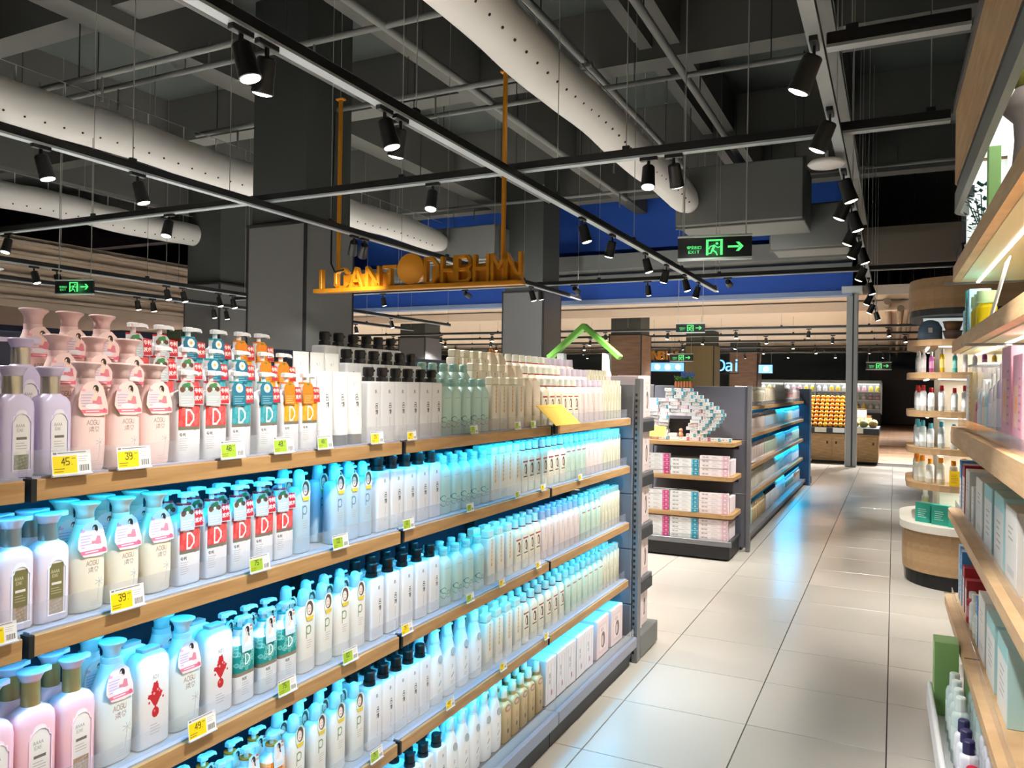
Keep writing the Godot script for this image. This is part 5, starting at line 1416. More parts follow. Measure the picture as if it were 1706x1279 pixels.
func right_unit() -> void:
	var L := 6.0
	var o := thing("wooden_shelving", "tall pale wood shelving unit along the right with white light strips", "shelving", R0, RT)
	# the header with its lit showcase
	var hp := PackedVector2Array([Vector2(0, -L), Vector2(.9, -L), Vector2(.9, 0)])
	var band := PackedVector2Array([Vector2(0, -L)])
	for i in 9:
		var a := PI * .5 + PI * .5 * i / 8.0
		hp.append(Vector2(.16 + cos(a) * .16, -.16 + sin(a) * .16))
		var b2 := PI - PI * .5 * i / 8.0
		band.append(Vector2(.16 + cos(b2) * .16, -.16 + sin(b2) * .16))
	band.append_array(PackedVector2Array([Vector2(.9, 0), Vector2(.9, -.03)]))
	for i in 9:
		var b3 := PI * .5 + PI * .5 * i / 8.0
		band.append(Vector2(.16 + cos(b3) * .13, -.16 + sin(b3) * .13))
	band.append(Vector2(.03, -L))
	var up := Basis(Vector3.RIGHT, -PI * .5)
	part("header_band", prism(band, 0, .42, up), M["pale_oak"], o, Vector3(0, 2.80, 0))
	part("header_cap", prism(hp, 0, .05, up), mc("cap_grey", Color(.34, .33, .33), .5), o, Vector3(-.012, 3.22, -.012))
	part("header_recess", prism(band, 0, .07, up), M["dark_steel"], o, Vector3(.010, 2.735, .010))
	part("header_fascia", prism(band, 0, .11, up), mc("grey_lacquer", Color(.50, .51, .49), .35), o, Vector3(.0, 2.63, .0))
	# boards
	var b := [[2.318, .08, .5, .0, 1], [1.882, .066, .5, .0, 1], [1.388, .098, .5, .0, 0], [.905, .05, .5, .008, 0], [.395, .05, .5, .02, 0]]
	for q in b:
		shelf_board(o, q[0], q[1], q[2], L, q[3])
		if q[4]: bpart("soffit_panel", Vector3(.44, .006, L - .12), mc("back_cream", Color(.82, .80, .68), .5), o, Vector3(.26, q[0] - q[1] - .003, L * .5 + .03))
		if q[4]: white_strip(o, Vector3(.13, q[0] - q[1] - .009, L * .5 + .02), L - .1, 2.2)
		if q[0] < 1.5: bpart("front_guard", Vector3(.003, .055, L - .15), M["acrylic"], o, Vector3(.035 - q[3], q[0] + .028, L * .5 + .05))
	bpart("board_joint", Vector3(.06, .002, .006), M["dark_steel"], o, Vector3(.01, .396, 1.30))
	bpart("board_joint", Vector3(.06, .002, .006), M["dark_steel"], o, Vector3(.01, .396, .04))
	for z in [0.02, 1.3]: bpart("hanging_rod", Vector3(.9, .012, .012), M["steel_grey"], o, Vector3(.40, 1.80 if z > 1 else 2.228, z + .05), .002)
	bpart("back_board", Vector3(.02, 2.9, L), mc("back_cream", Color(.82, .80, .68), .5), o, Vector3(.52, 1.4, L * .5))
	bpart("end_board", Vector3(.40, 1.9, .02), mc("back_cream", Color.WHITE), o, Vector3(.72, .95, .12), .003)
	bpart("end_post", Vector3(.07, 2.6, .05), M["dark_steel"], o, Vector3(.56, 1.3, .14), .004)
	var lit := glow("showcase_light_panel", Color(.93, .97, .95), .62)
	bpart("back_light_panel", Vector3(.012, .62, L - .12), lit, o, Vector3(.27, 2.63, L * .5 + .05)).set_meta("label", "glowing white back of the showcase")
	bpart("end_light_panel", Vector3(.2, .62, .012), lit, o, Vector3(.17, 2.63, .05))
	bpart("ceiling_light_panel", Vector3(.24, .012, L - .12), lit, o, Vector3(.15, 2.95, L * .5 + .05))
	var al := AreaLight3D.new()
	al.name = "showcase_light"
	al.light_energy = .6
	al.area_size = Vector2(L - .3, .2)
	al.shadow_enabled = true
	o.add_child(al)
	al.position = Vector3(.15, 2.935, L * .5 + .1)
	al.basis = Basis(Vector3(0, 0, 1), Vector3(1, 0, 0), Vector3(0, 1, 0))
	# low tray in front
	var tr := thing("floor_tray", "white plastic tray low on the floor below the wooden boards", "tray", rp(-.14, 0, 1.0), RT)
	bpart("tray_plinth", Vector3(.42, .05, 4.4), M["dark_steel"], tr, Vector3(.25, .025, 2.2))
	bpart("tray_floor", Vector3(.50, .02, 4.5), M["white"], tr, Vector3(.25, .06, 2.25))
	part("tray_lip", prism(round_rect(.022, .12, .010), 0, 4.5), M["white"], tr, Vector3(.0, .11, 0))
	bpart("tray_lip", Vector3(.5, .10, .012), M["white"], tr, Vector3(.25, .10, 0), .004)
	# goods
	var at := func(u: float, y: float, v: float) -> Vector3: return rp(u, y, v)
	var face := -PI * .5 + RT
	var defs := [
		# art, height, width along the board, depth, u, shelf top, v, label
		["box_lblue", .17, .10, .10, .10, 1.882, .22, "pale blue carton first in line on the upper board"],
		["box_green", .27, .08, .12, .10, 1.882, .34, "tall green carton on the upper board"],
		["box_lblue", .26, .10, .10, .10, 1.882, .46, "blue carton with dark blue emblem on the upper board"],
		["box_white", .30, .16, .05, .10, 1.388, .20, "tall white carton at the far end of third board"],
		["box_yellow", .31, .16, .05, .10, 1.388, .37, "tall yellow carton beside the white one"],
		["box_white", .24, .14, .06, .14, 1.388, 1.10, "white carton behind the clear display cases"],
		["box_pink", .37, .22, .10, .08, 1.388, 1.95, "large pink carton near the frame edge"],
		["box_pink", .33, .20, .10, .08, 1.388, 2.22, "second large pink carton at the frame edge"],
		["box_blue", .29, .10, .14, .10, .905, .16, "first blue-topped carton on the fourth board"],
		["box_blue", .30, .10, .14, .275, .905, .17, "blue-topped carton standing behind the first one"],
		["box_red", .28, .14, .14, .09, .905, .34, "red-topped carton on the fourth board"],
		["box_red", .285, .14, .14, .275, .905, .35, "second red-topped carton at the back"],
		["box_white", .27, .20, .14, .08, .905, .58, "white carton after the red ones on fourth board"],
		["box_white", .21, .10, .10, .07, .905, .83, "short white carton on the fourth board"],
		["box_white", .28, .26, .16, .09, .905, 1.12, "wide white carton in the middle of fourth board"],
		["box_aqua", .285, .26, .18, .09, .905, 1.46, "aqua-topped white carton on fourth board"],
		["box_aqua", .29, .26, .18, .09, .905, 1.80, "aqua-topped carton nearer the camera, fourth board"],
		["box_white", .28, .26, .18, .09, .905, 2.12, "white carton closest to the frame edge, fourth board"],
		["box_lblue", .31, .08, .10, .09, .395, .16, "tall light blue carton at far end of low board"],
		["box_blue", .30, .08, .12, .10, .395, .28, "blue and white carton on the low board"],
		["box_red", .24, .10, .12, .10, .395, .42, "red-topped carton on the low board"],
		["box_red", .20, .08, .10, .08, .395, .56, "small red and white carton on the low board"],
		["box_blue", .22, .08, .10, .10, .395, 1.06, "blue carton beside lime caps on the low board"],
		["box_white", .28, .24, .14, .10, .395, 1.28, "white carton leaning out on the low board"],
		["box_aqua", .27, .26, .16, .10, .395, 1.60, "aqua-topped carton on the low board"],
		["box_aqua", .28, .26, .16, .10, .395, 1.95, "second aqua-topped carton on the low board"],
		["box_lime", .34, .13, .10, -.078, .072, 1.10, "light green carton standing in the floor tray"],
		["box_lime", .26, .13, .10, .05, .072, 1.14, "second green carton behind it in the floor tray"],
		["box_lime", .43, .07, .05, .10, 2.318, 1.03, "green book-like box in the lit showcase"],
	]
	for q in defs: carton("carton", Vector3(q[2], q[1], q[3]), q[0], rp(q[4] if q[5] < .2 else maxf(q[4], .048 + q[3] * .5), q[5] + .0008, q[6]), face, q[7])
	# jars with yellow-green content
	for i in 3:
		var j := thing("cream_jar", "%s yellow-green jar on the upper board" % NTH[i], "jar", rp(.09, 1.8825, .66 + i * .13), face)
		part("jar_body", lathe("jar_body", [Vector2(0, 0), Vector2(.04, 0), Vector2(.045, .01), Vector2(.045, .12), Vector2(.036, .14), Vector2(0, .14)], 20), mc("lime_gel", Color(.78, .72, .10), .2), j)
		part("jar_lid", lathe("jar_lid", [Vector2(0, .14), Vector2(.044, .14), Vector2(.046, .15), Vector2(.044, .20), Vector2(0, .205)], 20), mc("mint_lid", Color(.70, .84, .66), .3), j)
	# white folded leaflet holder
	var hb := thing("leaflet_stand", "white leaflet stand leaning on the upper board", "stand", rp(.10, 1.8825, 1.25), face)
	part("card", boxm(Vector3(.12, .3, .006), .001), M["white"], hb, Vector3(0, .160, 0), Vector3(-.25, 0, .12))
	bpart("foot", Vector3(.12, .01, .08), M["white"], hb, Vector3(0, .005, -.02), .002)
	# clear display cases on the third board
	for i in 2:
		var dc := thing("display_case", "%s clear acrylic display case on the third board" % ["farther", "nearer"][i], "display case", rp(.13, 1.389, .58 + i * .24), face)
		bpart("case_base", Vector3(.2, .02, .16), M["black_soft"], dc, Vector3(0, .01, 0), .002)
		bpart("case_back", Vector3(.2, .32, .006), mc("case_back", Color(.30, .36, .35), .3), dc, Vector3(0, .18, -.075))
		for s in [-1, 1]: bpart("case_side", Vector3(.006, .32, .15), M["acrylic"], dc, Vector3(s * .097, .18, 0))
		bpart("case_top", Vector3(.2, .012, .16), M["alu"], dc, Vector3(0, .34, 0), .002)
		for s in 3: bpart("tester", Vector3(.03, .10 + s * .02, .03), M[["white", "cream", "alu"][s]], dc, Vector3(-.06 + s * .06, .07 + s * .01, 0), .006)
	var tubes := [["white", "Color"], ["cream", ""]]
	var tn := 0
	for q in [[.20, .96, Color(.80, .18, .36)], [.22, 1.03, Color(.85, .85, .86)], [.26, 1.12, Color(.72, .76, .84)], [.24, 1.24, Color(.86, .76, .66)], [.25, 1.34, Color(.62, .78, .84)], [.28, 1.46, Color(.80, .78, .84)], [.30, 1.60, Color(.88, .86, .86)], [.32, 1.72, Color(.74, .72, .82)]]:
		slim_bottle(rp(.07, 1.389, q[1]), q[0], .026, q[2], M["white"], face, "slim cosmetic bottle on the third board, %s from far end" % NTH[tn], "slim cosmetic bottles on the third board")
		tn += 1
	# low board: small cans and lime caps
	tn = 0
	for q in [[.16, .66, Color(.70, .16, .22), "white"], [.16, .73, Color(.66, .20, .24), "white"], [.18, .80, Color(.90, .90, .90), "white"], [.15, .88, Color(.90, .88, .86), "lime"], [.15, .96, Color(.88, .90, .88), "lime"], [.14, 1.0, Color(.9, .9, .9), "lime"]]:
		slim_bottle(rp(.07 + .05 * (tn % 2), .3955, q[1]), q[0], .028, q[2], mc("lime_cap", Color(.74, .78, .12), .3) if q[3] == "lime" else M["white"], face, "small bottle on the low wooden board, %s from far end" % NTH[tn], "small bottles on the low wooden board")
		tn += 1
	# floor tray: clear bottles, navy caps, pink and white bottles
	tn = 0
	for i in 12:
		slim_bottle(rp(-.06 + .085 * (i % 3), .0715, 1.36 + .10 * (i / 3)), .27 - .01 * (i % 3), .034, Color(.78, .86, .85), mc("clear_cap", Color(.86, .92, .91), .15), face, "clear pale bottle in the floor tray, %s from far end" % NTH[tn], "clear pale bottles in the floor tray")
		tn += 1
	tn = 0
	for i in 9:
		slim_bottle(rp(-.06 + .085 * (i % 3), .0715, 1.80 + .10 * (i / 3)), .23, .034, Color(.86, .87, .90), mc("navy_cap", Color(.16, .16, .34), .35), face, "white bottle with navy cap in the floor tray, %s from far end" % NTH[tn], "navy-capped bottles in the floor tray")
		tn += 1
	tn = 0
	for i in 9:
		slim_bottle(rp(-.06 + .085 * (i % 3), .0715, 2.14 + .10 * (i / 3)), .19, .034, Color(.90, .88, .89) if i % 2 else Color(.82, .20, .55), mc("pink_cap", Color(.86, .62, .66), .35) if i % 3 else mc("crimson_cap", Color(.74, .10, .22), .35), face, "pink-capped bottle in the floor tray, %s from far end" % NTH[tn], "pink-capped bottles in the floor tray")
		tn += 1
	# showcase: mossy stone vase and a small leafy plant
	var v := thing("stone_vase", "speckled grey stone vase in the lit showcase", "vase", rp(.125, 2.319, 1.74))
	part("vase_body", lathe("stone_vase", [Vector2(0, 0), Vector2(.045, 0), Vector2(.05, .05), Vector2(.035, .26), Vector2(.04, .33), Vector2(.075, .37), Vector2(.08, .39), Vector2(.05, .43), Vector2(.03, .47), Vector2(0, .47)], 20, 0), mc("stone", Color(.50, .46, .45), .8), v)
	part("moss_tuft", lathe("moss", [Vector2(0, .46), Vector2(.036, .465), Vector2(.04, .55), Vector2(.03, .58), Vector2(0, .59)], 14, 0), mc("moss", Color(.42, .42, .16), .9), v)
	plant("leafy_plant", rp(.135, 2.319, .26), .26, mc("teal_leaf", Color(.05, .28, .26), .5), "small dark leafy plant at the showcase's far end")
	var lb := thing("lime_box", "bright lime box inside the lit showcase near the frame edge", "box", rp(.12, 2.319, 2.6), face)
	bpart("carton_body", Vector3(.1, .55, .08), mc("lime_bright", Color(.72, .82, .08), .4), lb, Vector3(0, .275, 0), .004)
	bpart("lid_flap", Vector3(.098, .004, .078), mc("lime_bright", Color.WHITE), lb, Vector3(0, .552, 0))

func slim_bottle(at: Vector3, h: float, r: float, c: Color, cap: Material, turn: float, label: String, group: String) -> void:
	var o := thing("cosmetic_bottle", label, "bottle", at, turn, group)
	part("body", lathe("slimb%s_%s" % [h, r], [Vector2(0, 0), Vector2(r * .92, 0), Vector2(r, .004), Vector2(r, h * .70), Vector2(r * .85, h * .76), Vector2(r * .5, h * .80), Vector2(0, h * .80)], 16, 0), mc("slim_%s" % c.to_html(false), c, .25), o)
	part("cap", lathe("slimc%s_%s" % [h, r], [Vector2(0, h * .79), Vector2(r * .62, h * .79), Vector2(r * .60, h * .98), Vector2(r * .5, h), Vector2(0, h)], 14), cap, o)
	part("label_band", lathe("sliml%s_%s" % [h, r], [Vector2(r * 1.004, h * .2), Vector2(r * 1.012, h * .2), Vector2(r * 1.012, h * .55), Vector2(r * 1.004, h * .55)], 16), mc("band_%s" % c.to_html(false), c.lightened(.35), .4), o)

func plant(called: String, at: Vector3, s: float, m: Material, label: String) -> void:
	var o := thing(called, label, "plant", at)
	part("pot", lathe("pot%s" % s, [Vector2(0, 0), Vector2(s * .28, 0), Vector2(s * .36, s * .4), Vector2(s * .32, s * .4), Vector2(0, s * .36)], 14), M["white"], o)
	var st := nst()
	for i in 130:
		var a := rng.randf() * TAU
		var p := Vector3(cos(a), 0, sin(a)) * s * .34 * rng.randf() + Vector3(0, s * rng.randf_range(.5, 1.6), 0)
		var d := Vector3(cos(a), rng.randf_range(-.2, .8), sin(a)).normalized() * s * .15
		var n := d.cross(Vector3.UP).normalized() * s * .045
		quad(st, p, p + d * .5 + n, p + d, p + d * .5 - n, Vector3.UP)
	for i in 9: add_tube(st, [Vector3(0, s * .36, 0), Vector3(cos(i * 2.4) * s * .1, s * .8, sin(i * 2.4) * s * .1), Vector3(cos(i * 2.4) * s * .28, s * (1.1 + .05 * i), sin(i * 2.4) * s * .28)], s * .012, 4)
	tag(part("leaves", done(st), m, o), "", "", "", "stuff")

# ---------------------------------------------------------------- rounded wooden island further back
func island() -> void:
	var o := thing("wooden_island", "rounded wooden island shelving behind the right unit", "shelving", Vector3(.72, 0, -7.72))
	var up := Basis(Vector3.RIGHT, -PI * .5)
	var plan := func(w: float, d: float, r: float) -> PackedVector2Array: return round_rect(w, d, r, 8)
	part("kick_base", prism(plan.call(1.22, 1.28, .40), 0, .13, up), M["black_soft"], o)
	part("base_drum", prism(plan.call(1.28, 1.34, .42), 0, .34, up), M["drum_oak"], o, Vector3(0, .12, 0))
	part("base_lip", prism(plan.call(1.33, 1.39, .44), 0, .06, up), mc("lip_white", Color(.82, .80, .75), .4), o, Vector3(0, .45, 0))
	for y in [2.01, 1.745, 1.43, 1.13, .84]:
		part("shelf_board", prism(plan.call(1.24, 1.30, .38), 0, .05, up), M["drum_oak"], o, Vector3(0, y - .05, 0))
	part("header_band", prism(plan.call(1.22, 1.30, .38), 0, .25, up), M["drum_oak"], o, Vector3(0, 2.26, 0))
	part("header_trim", prism(plan.call(1.20, 1.28, .37), 0, .05, up), M["dark_steel"], o, Vector3(0, 2.21, 0))
	part("core", boxm(Vector3(.88, 1.70, .82), .02), mc("core_cream", Color(.86, .83, .74), .6), o, Vector3(.05, 1.35, -.08))
	for y in [1.96, 1.695, 1.38, 1.08, .79]:
		bpart("led_strip", Vector3(.9, .008, .02), M["led_white"], o, Vector3(.05, y - .006, .50))
		bpart("led_strip", Vector3(.02, .008, .8), M["led_white"], o, Vector3(-.47, y - .006, 0))
		var a := AreaLight3D.new()
		a.name = "led_light"
		a.light_energy = .2
		a.area_size = Vector2(.9, .03)
		a.shadow_enabled = true
		o.add_child(a, true)
		a.position = Vector3(.05, y - .014, .50)
		a.rotation.x = -PI * .5
	# [kinds] per level: y, list of [height, radius, colour, cap]
	var lv := [[1.7455, "upper", .17, .018, [Color(.86, .84, .84), Color(.62, .30, .52), Color(.85, .70, .20), Color(.30, .70, .66), Color(.90, .89, .88)], [Color(.85, .85, .85), Color(.5, .2, .4)]], [1.4305, "middle", .19, .024, [Color(.80, .84, .84), Color(.84, .86, .86)], [Color(.78, .12, .16), Color(.25, .55, .85)]], [1.1305, "fourth", .20, .026, [Color(.84, .87, .88), Color(.80, .85, .86)], [Color(.30, .66, .72), Color(.88, .88, .90)]], [.8405, "lower", .20, .030, [Color(.90, .90, .86), Color(.88, .88, .80)], [Color(.92, .58, .08), Color(.90, .78, .20)]], [.5105, "base", .22, .028, [Color(.86, .92, .92), Color(.90, .90, .91), Color(.72, .74, .56)], [Color(.90, .93, .93), Color(.80, .90, .90)]]]
	for q in lv:
		var n := 18
		for i in n:
			if q[1] == "base" and i in [3, 4, 5, 6, 7, 8, 9]: continue
			# down the left side, round the corner, then along the front
			var p: Vector3
			var ins: float = .085 if q[1] != "base" else .155
			if i < 4: p = Vector3(-.62 + ins, 0, -.05 + i * .08)
			elif i < 9:
				var a := PI + (i - 3.5) / 5.0 * PI * .5
				p = Vector3(-.24 + cos(a) * (.38 - ins), 0, .27 - sin(a) * (.38 - ins))
			else: p = Vector3(-.215 + (i - 9) * .066, 0, .65 - ins)
			var cc: Array = q[4]
			var kc: Array = q[5]
			var ci: Color = kc[0] if i < 13 else kc[1]
			slim_bottle(o.position + p + Vector3(0, q[0], 0), q[2] + .02 * (i % 2), q[3], cc[i % cc.size()], mc("icap_%s" % ci.to_html(false), ci, .35), 0, "small bottle on the island's %s board, %s around its edge" % [q[1], NTH[i]], "small bottles on the island's %s board" % q[1])
	for i in 4: carton("carton", Vector3(.11, .11, .05), "box_pink", o.position + Vector3(-.12 + i * .13, 1.1305, .615), 0, "pink carton on the island, %s along the fourth board" % NTH[i], "pink cartons on the island")
	for i in 4: carton("carton", Vector3(.12, .12, .012), "box_yellow" if i < 3 else "box_pink", o.position + Vector3(-.26 + i * .15, .8405, .63), 0, "%s flat pack standing before orange caps on the island" % NTH[i], "")
	for i in 3: carton("carton", Vector3(.13, .16, .06), "box_green", o.position + Vector3(-.48 + i * .115, .5105, .415 + i * .09), -.62 + i * .12, "green carton on the island base, %s from the aisle side" % NTH[i], "green cartons on the island base")
	for i in 4:
		var j := thing("cream_jar", "%s white jar with green lid on the island base" % NTH[i], "jar", o.position + Vector3(-.10 + i * .125, .5105, .60))
		part("jar_body", lathe("ijar", [Vector2(0, 0), Vector2(.05, 0), Vector2(.055, .01), Vector2(.055, .085), Vector2(.05, .095), Vector2(0, .095)], 20), mc("jar_white", Color(.80, .82, .80), .25), j)
		part("jar_lid", lathe("ijar_lid", [Vector2(0, .094), Vector2(.054, .094), Vector2(.054, .125), Vector2(.048, .13), Vector2(0, .13)], 20), mc("jade_lid", Color(.10, .58, .50), .3), j)
	# upper display: picture panel, bag, baskets and plant
	var dp := thing("picture_board", "white picture panel with added glow under the island's wooden band", "panel", o.position + Vector3(-.18, 2.011, .36))
	bpart("added_glow_panel", Vector3(.66, .19, .012), glow("white_added_glow", Color(.90, .94, .93), .5), dp, Vector3(0, .095, 0), .002)  # mild glow added to brighten the white board under the dim band
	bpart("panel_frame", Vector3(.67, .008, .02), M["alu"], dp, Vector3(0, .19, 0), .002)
	var bag := thing("blue_pouch", "rounded grey-blue pouch on the island's top board", "bag", o.position + Vector3(-.46, 2.011, .44))
	part("pouch_body", loft("pouch", [[0, .08, .04, 3], [.01, .09, .045, 3], [.10, .088, .04, 2.8], [.15, .06, .03, 2.4], [.165, .02, .012, 2]], 18), mc("slate_blue", Color(.36, .46, .56), .6), bag)
	bpart("pouch_tag", Vector3(.03, .04, .002), M["white"], bag, Vector3(0, .08, .045))
	for i in 2:
		var bk := thing("small_basket", ["brown basket lying under another on the island's top board", "upper brown basket on the island's top board"][i], "basket", o.position + Vector3(-.30, 2.011 + i * .075, .47))
		part("basket_bowl", lathe("basket", [Vector2(0, 0), Vector2(.05, 0), Vector2(.065, .04), Vector2(.07, .07), Vector2(.06, .072), Vector2(.05, .012), Vector2(0, .01)], 18, 0), mc("basket%d" % i, [Color(.55, .48, .50), Color(.52, .40, .28)][i], .8), bk)
		part("basket_rim", lathe("basket_rim", [Vector2(.06, .066), Vector2(.074, .066), Vector2(.074, .074), Vector2(.06, .074), Vector2(.06, .066)], 18), mc("rim_tan", Color(.60, .50, .36), .8), bk)
	plant("leafy_plant", o.position + Vector3(-.13, 2.011, .50), .10, mc("dark_leaf", Color(.06, .16, .12), .5), "bushy dark green plant on the island's top board")

# ---------------------------------------------------------------- fruit counter and shop background
func background_shop() -> void:
	var c := thing("fruit_counter", "wooden fruit counter with two doors behind the grey post", "counter", Vector3(-1.45, 0, -19.3))
	bpart("carcass", Vector3(2.3, .60, 1.6), M["oak"], c, Vector3(0, .34, 0), .008)
	bpart("kick_plate", Vector3(2.24, .06, 1.54), M["black_soft"], c, Vector3(0, .03, 0))
	for i in 5:
		var d := bpart("door", Vector3(.43, .5, .02), M["oak"], c, Vector3(-.92 + i * .46, .34, .81), .006)
		bpart("knob", Vector3(.03, .06, .015), M["black"], d, Vector3(.14 if i % 2 == 0 else -.14, .10, .016), .005)
	bpart("top_bin", Vector3(2.34, .14, 1.64), M["dark_steel"], c, Vector3(0, .70, 0), .005)
	for i in 5: bpart("price_plate", Vector3(.24, .10, .01), M[["cream", "white"][i % 2]], c, Vector3(-.74 + i * .37, .71, .83), .003)
	# oranges heaped in steps
	var om := lathe("orange_fruit", [Vector2(0, -.052), Vector2(.030, -.043), Vector2(.047, -.018), Vector2(.049, .01), Vector2(.034, .038), Vector2(.014, .046), Vector2(0, .042)], 12, 0)
	var k := 0
	for lay in 8:
		bpart("step_riser", Vector3(.95, .02 + lay * .085, .088), M["dark_steel"], c, Vector3(.085, .76 + lay * .0425, .70 - lay * .10))
		for i in 9:
			var o := thing("orange_fruit", "orange in the stepped heap, %s layer from bottom, %s along" % [NTH[lay], NTH[i]], "orange", Vector3(-1.78 + i * .104 + rng.randf_range(-.002, .002), .823 + lay * .085, -18.60 - lay * .10), rng.randf() * TAU, "oranges heaped on the fruit counter")
			part("fruit", om, mc("orange%d" % (k % 3), [Color(.98, .66, .05), Color(1.0, .74, .10), Color(.96, .58, .04)][k % 3], .45), o)
			part("stem_button", cyl(.007, .006, 6), mc("stem_green", Color(.30, .34, .10), .7), o, Vector3(0, .040, 0))
			k += 1
	for i in 9:
		var o := thing("melon", "pale melon, %s on the right of the fruit counter" % NTH[i], "melon", Vector3(-.78 + (i % 3) * .185, .857, -18.9 - (i / 3) * .19), 0, "pale melons on the fruit counter")
		part("fruit", lathe("melon", [Vector2(0, -.085), Vector2(.06, -.07), Vector2(.09, -.02), Vector2(.09, .02), Vector2(.06, .07), Vector2(0, .085)], 14, 0), mc("melon%d" % (i % 2), [Color(.80, .70, .46), Color(.72, .74, .50)][i % 2], .7), o)
		part("stem", cyl(.008, .03, 6), M["stem_green"], o, Vector3(0, .075, 0))
	# second counter on the wood floor
	for q in [[-.5, -22.3, "dark wooden bin stand beyond the fruit counter"], [-.55, -24.5, "farther wooden bin stand on the plank floor"]]:
		var s := thing("bin_stand", q[2], "counter", Vector3(q[0] - .5, 0, q[1]))
		bpart("carcass", Vector3(.9, .7, 1.4), M["brown_board"], s, Vector3(0, .35, 0), .01)
		bpart("bin", Vector3(.96, .16, 1.46), M["oak"], s, Vector3(0, .78, 0), .01)
		bpart("sign_board", Vector3(.7, .2, .05), M["cream"], s, Vector3(0, .96, -.3), .01, Vector3(-.3, 0, 0))
	# refrigerated wall cabinet
	var f := thing("wall_fridge", "open refrigerated wall cabinet with rows of drinks at the back", "fridge", Vector3(-3.2, 0, -38))
	bpart("cabinet_body", Vector3(5.4, 2.0, .08), M["alu"], f, Vector3(0, 1.0, -.4))
	bpart("canopy", Vector3(5.4, .14, .9), mc("canopy_grey", Color(.70, .74, .76), .4), f, Vector3(0, 1.96, 0), .02)
	bpart("base_front", Vector3(5.4, .6, .8), M["dark_steel"], f, Vector3(0, .3, 0), .02)
	for i in 5: bpart("divider", Vector3(.06, 1.4, .7), M["alu"], f, Vector3(-2.7 + i * 1.35, 1.25, 0))
	for y in [.75, 1.15, 1.52]: bpart("shelf", Vector3(5.3, .04, .6), M["white"], f, Vector3(0, y, -.05), .005)
	for i in 2:
		var tl := bpart("light_tube", Vector3(5.2, .03, .03), M["led_white"], f, Vector3(0, 1.87, .3))
		tl.position.z = .3 - i * .5
	var al := AreaLight3D.new()
	al.name = "fridge_light"
	al.light_energy = 1.3
	al.area_size = Vector2(5.2, .2)
	al.shadow_enabled = true
	f.add_child(al)
	al.position = Vector3(0, 1.84, .2)
	al.rotation.x = -PI * .5
	k = 0
	for y in [.771, 1.171, 1.541]:
		for i in 20:
			var cc: Color = [Color(.92, .74, .10), Color(.90, .88, .82), Color(.86, .60, .66), Color(.90, .80, .2), Color(.88, .88, .9)][(i / 2 + int(y * 3)) % 5]
			slim_bottle(f.position + Vector3(-2.55 + i * .268, y, .1), .26, .09, cc, M["white"], 0, "fridge bottle, %s along the %s shelf of the wall cabinet" % [NTH[i], ["lowest", "middle", "top"][k]], "drinks in the wall cabinet")
		k += 1
	struct("wall_niche", Vector3(6.0, 2.6, .3), mc("niche_grey", Color(.30, .30, .31), .6), Vector3(1.9, 1.3, -42), "grey rounded-arch wall at the aisle's far end", "wall")
	# green house-shaped frame on the shelves behind the gondola
	var hs := thing("house_frame", "green-roofed white house-shaped frame standing behind the gondola", "display frame", Vector3(-3.62, 0, -9.5))
	var g := mc("lime_roof", Color(.46, .74, .30), .5)
	for s in [-1, 1]:
		bpart("roof_bar", Vector3(.66, .07, .12), g, hs, Vector3(s * .24, 2.17, 0), .01, Vector3(0, 0, -s * .70))
		bpart("post", Vector3(.10, 2.02, .10), mc("post_white", Color(.74, .76, .74), .5), hs, Vector3(s * .31, 1.01, 0), .006)
	bpart("cross_bar", Vector3(.56, .05, .08), M["post_white"], hs, Vector3(0, 1.30, 0), .004)
	# the gondola of the next aisle, of which only the crown of goods could show
	var nx := thing("shelving_run", "low grey shelving run of the next aisle behind the goods", "shelving", Vector3(-3.9, 0, -6.4))
	bpart("back_panel", Vector3(.04, 1.5, 5.2), M["panel_grey"], nx, Vector3(0, .75, 0))
	bpart("base_box", Vector3(.9, .16, 5.2), M["dark_steel"], nx, Vector3(0, .08, 0), .01)
	for y in [.5, .8, 1.1, 1.38]: bpart("shelf_board", Vector3(.9, .03, 5.2), M["shelf_steel"], nx, Vector3(0, y, 0), .003)
	for i in 14:
		slim_bottle(Vector3(-3.6 + .08 * (i % 2), 1.3955, -4.3 - i * .36), .24, .035, [Color(.62, .72, .74), Color(.85, .88, .9), Color(.78, .86, .84)][i % 3], M["alu"] if i % 2 else M["black"], 0, "bottle on the next aisle's shelving, %s from the near end" % NTH[i], "bottles on the next aisle's shelving")
	# poster boards and lit signs far away
	var pbd := thing("poster_board", "green poster board hanging far left below the tracks", "sign", Vector3(-22.1, 3.06, -19.3), .3)
	bpart("board", Vector3(1.35, .66, .08), mc("poster_green", Color(.24, .40, .28), .6), pbd, Vector3.ZERO, .01)
	bpart("picture_strip", Vector3(1.2, .2, .02), mc("poster_picture", Color(.40, .22, .12), .6), pbd, Vector3(0, -.1, .045))
	for s in [-.5, .5]: part("hanging_rod", cyl(.008, .20, 6), M["wire"], pbd, Vector3(s, .32, 0))
	letters("SIM", Vector3(-22.3, 2.36, -18.5), .30, .3, glow("magenta_light", Color(1.0, .10, .75), 2.2), "glowing magenta neon lettering far left behind the bottles", "neon sign", Color(1, .1, .75), .6)
	letters("Dai", Vector3(-6.52, 2.28, -32.0), .46, 0, glow("cyan_light", Color(.08, .62, 1.0), 2.4), "glowing cyan letters Dai beyond the brown columns", "neon sign", Color(.1, .65, 1), .8)
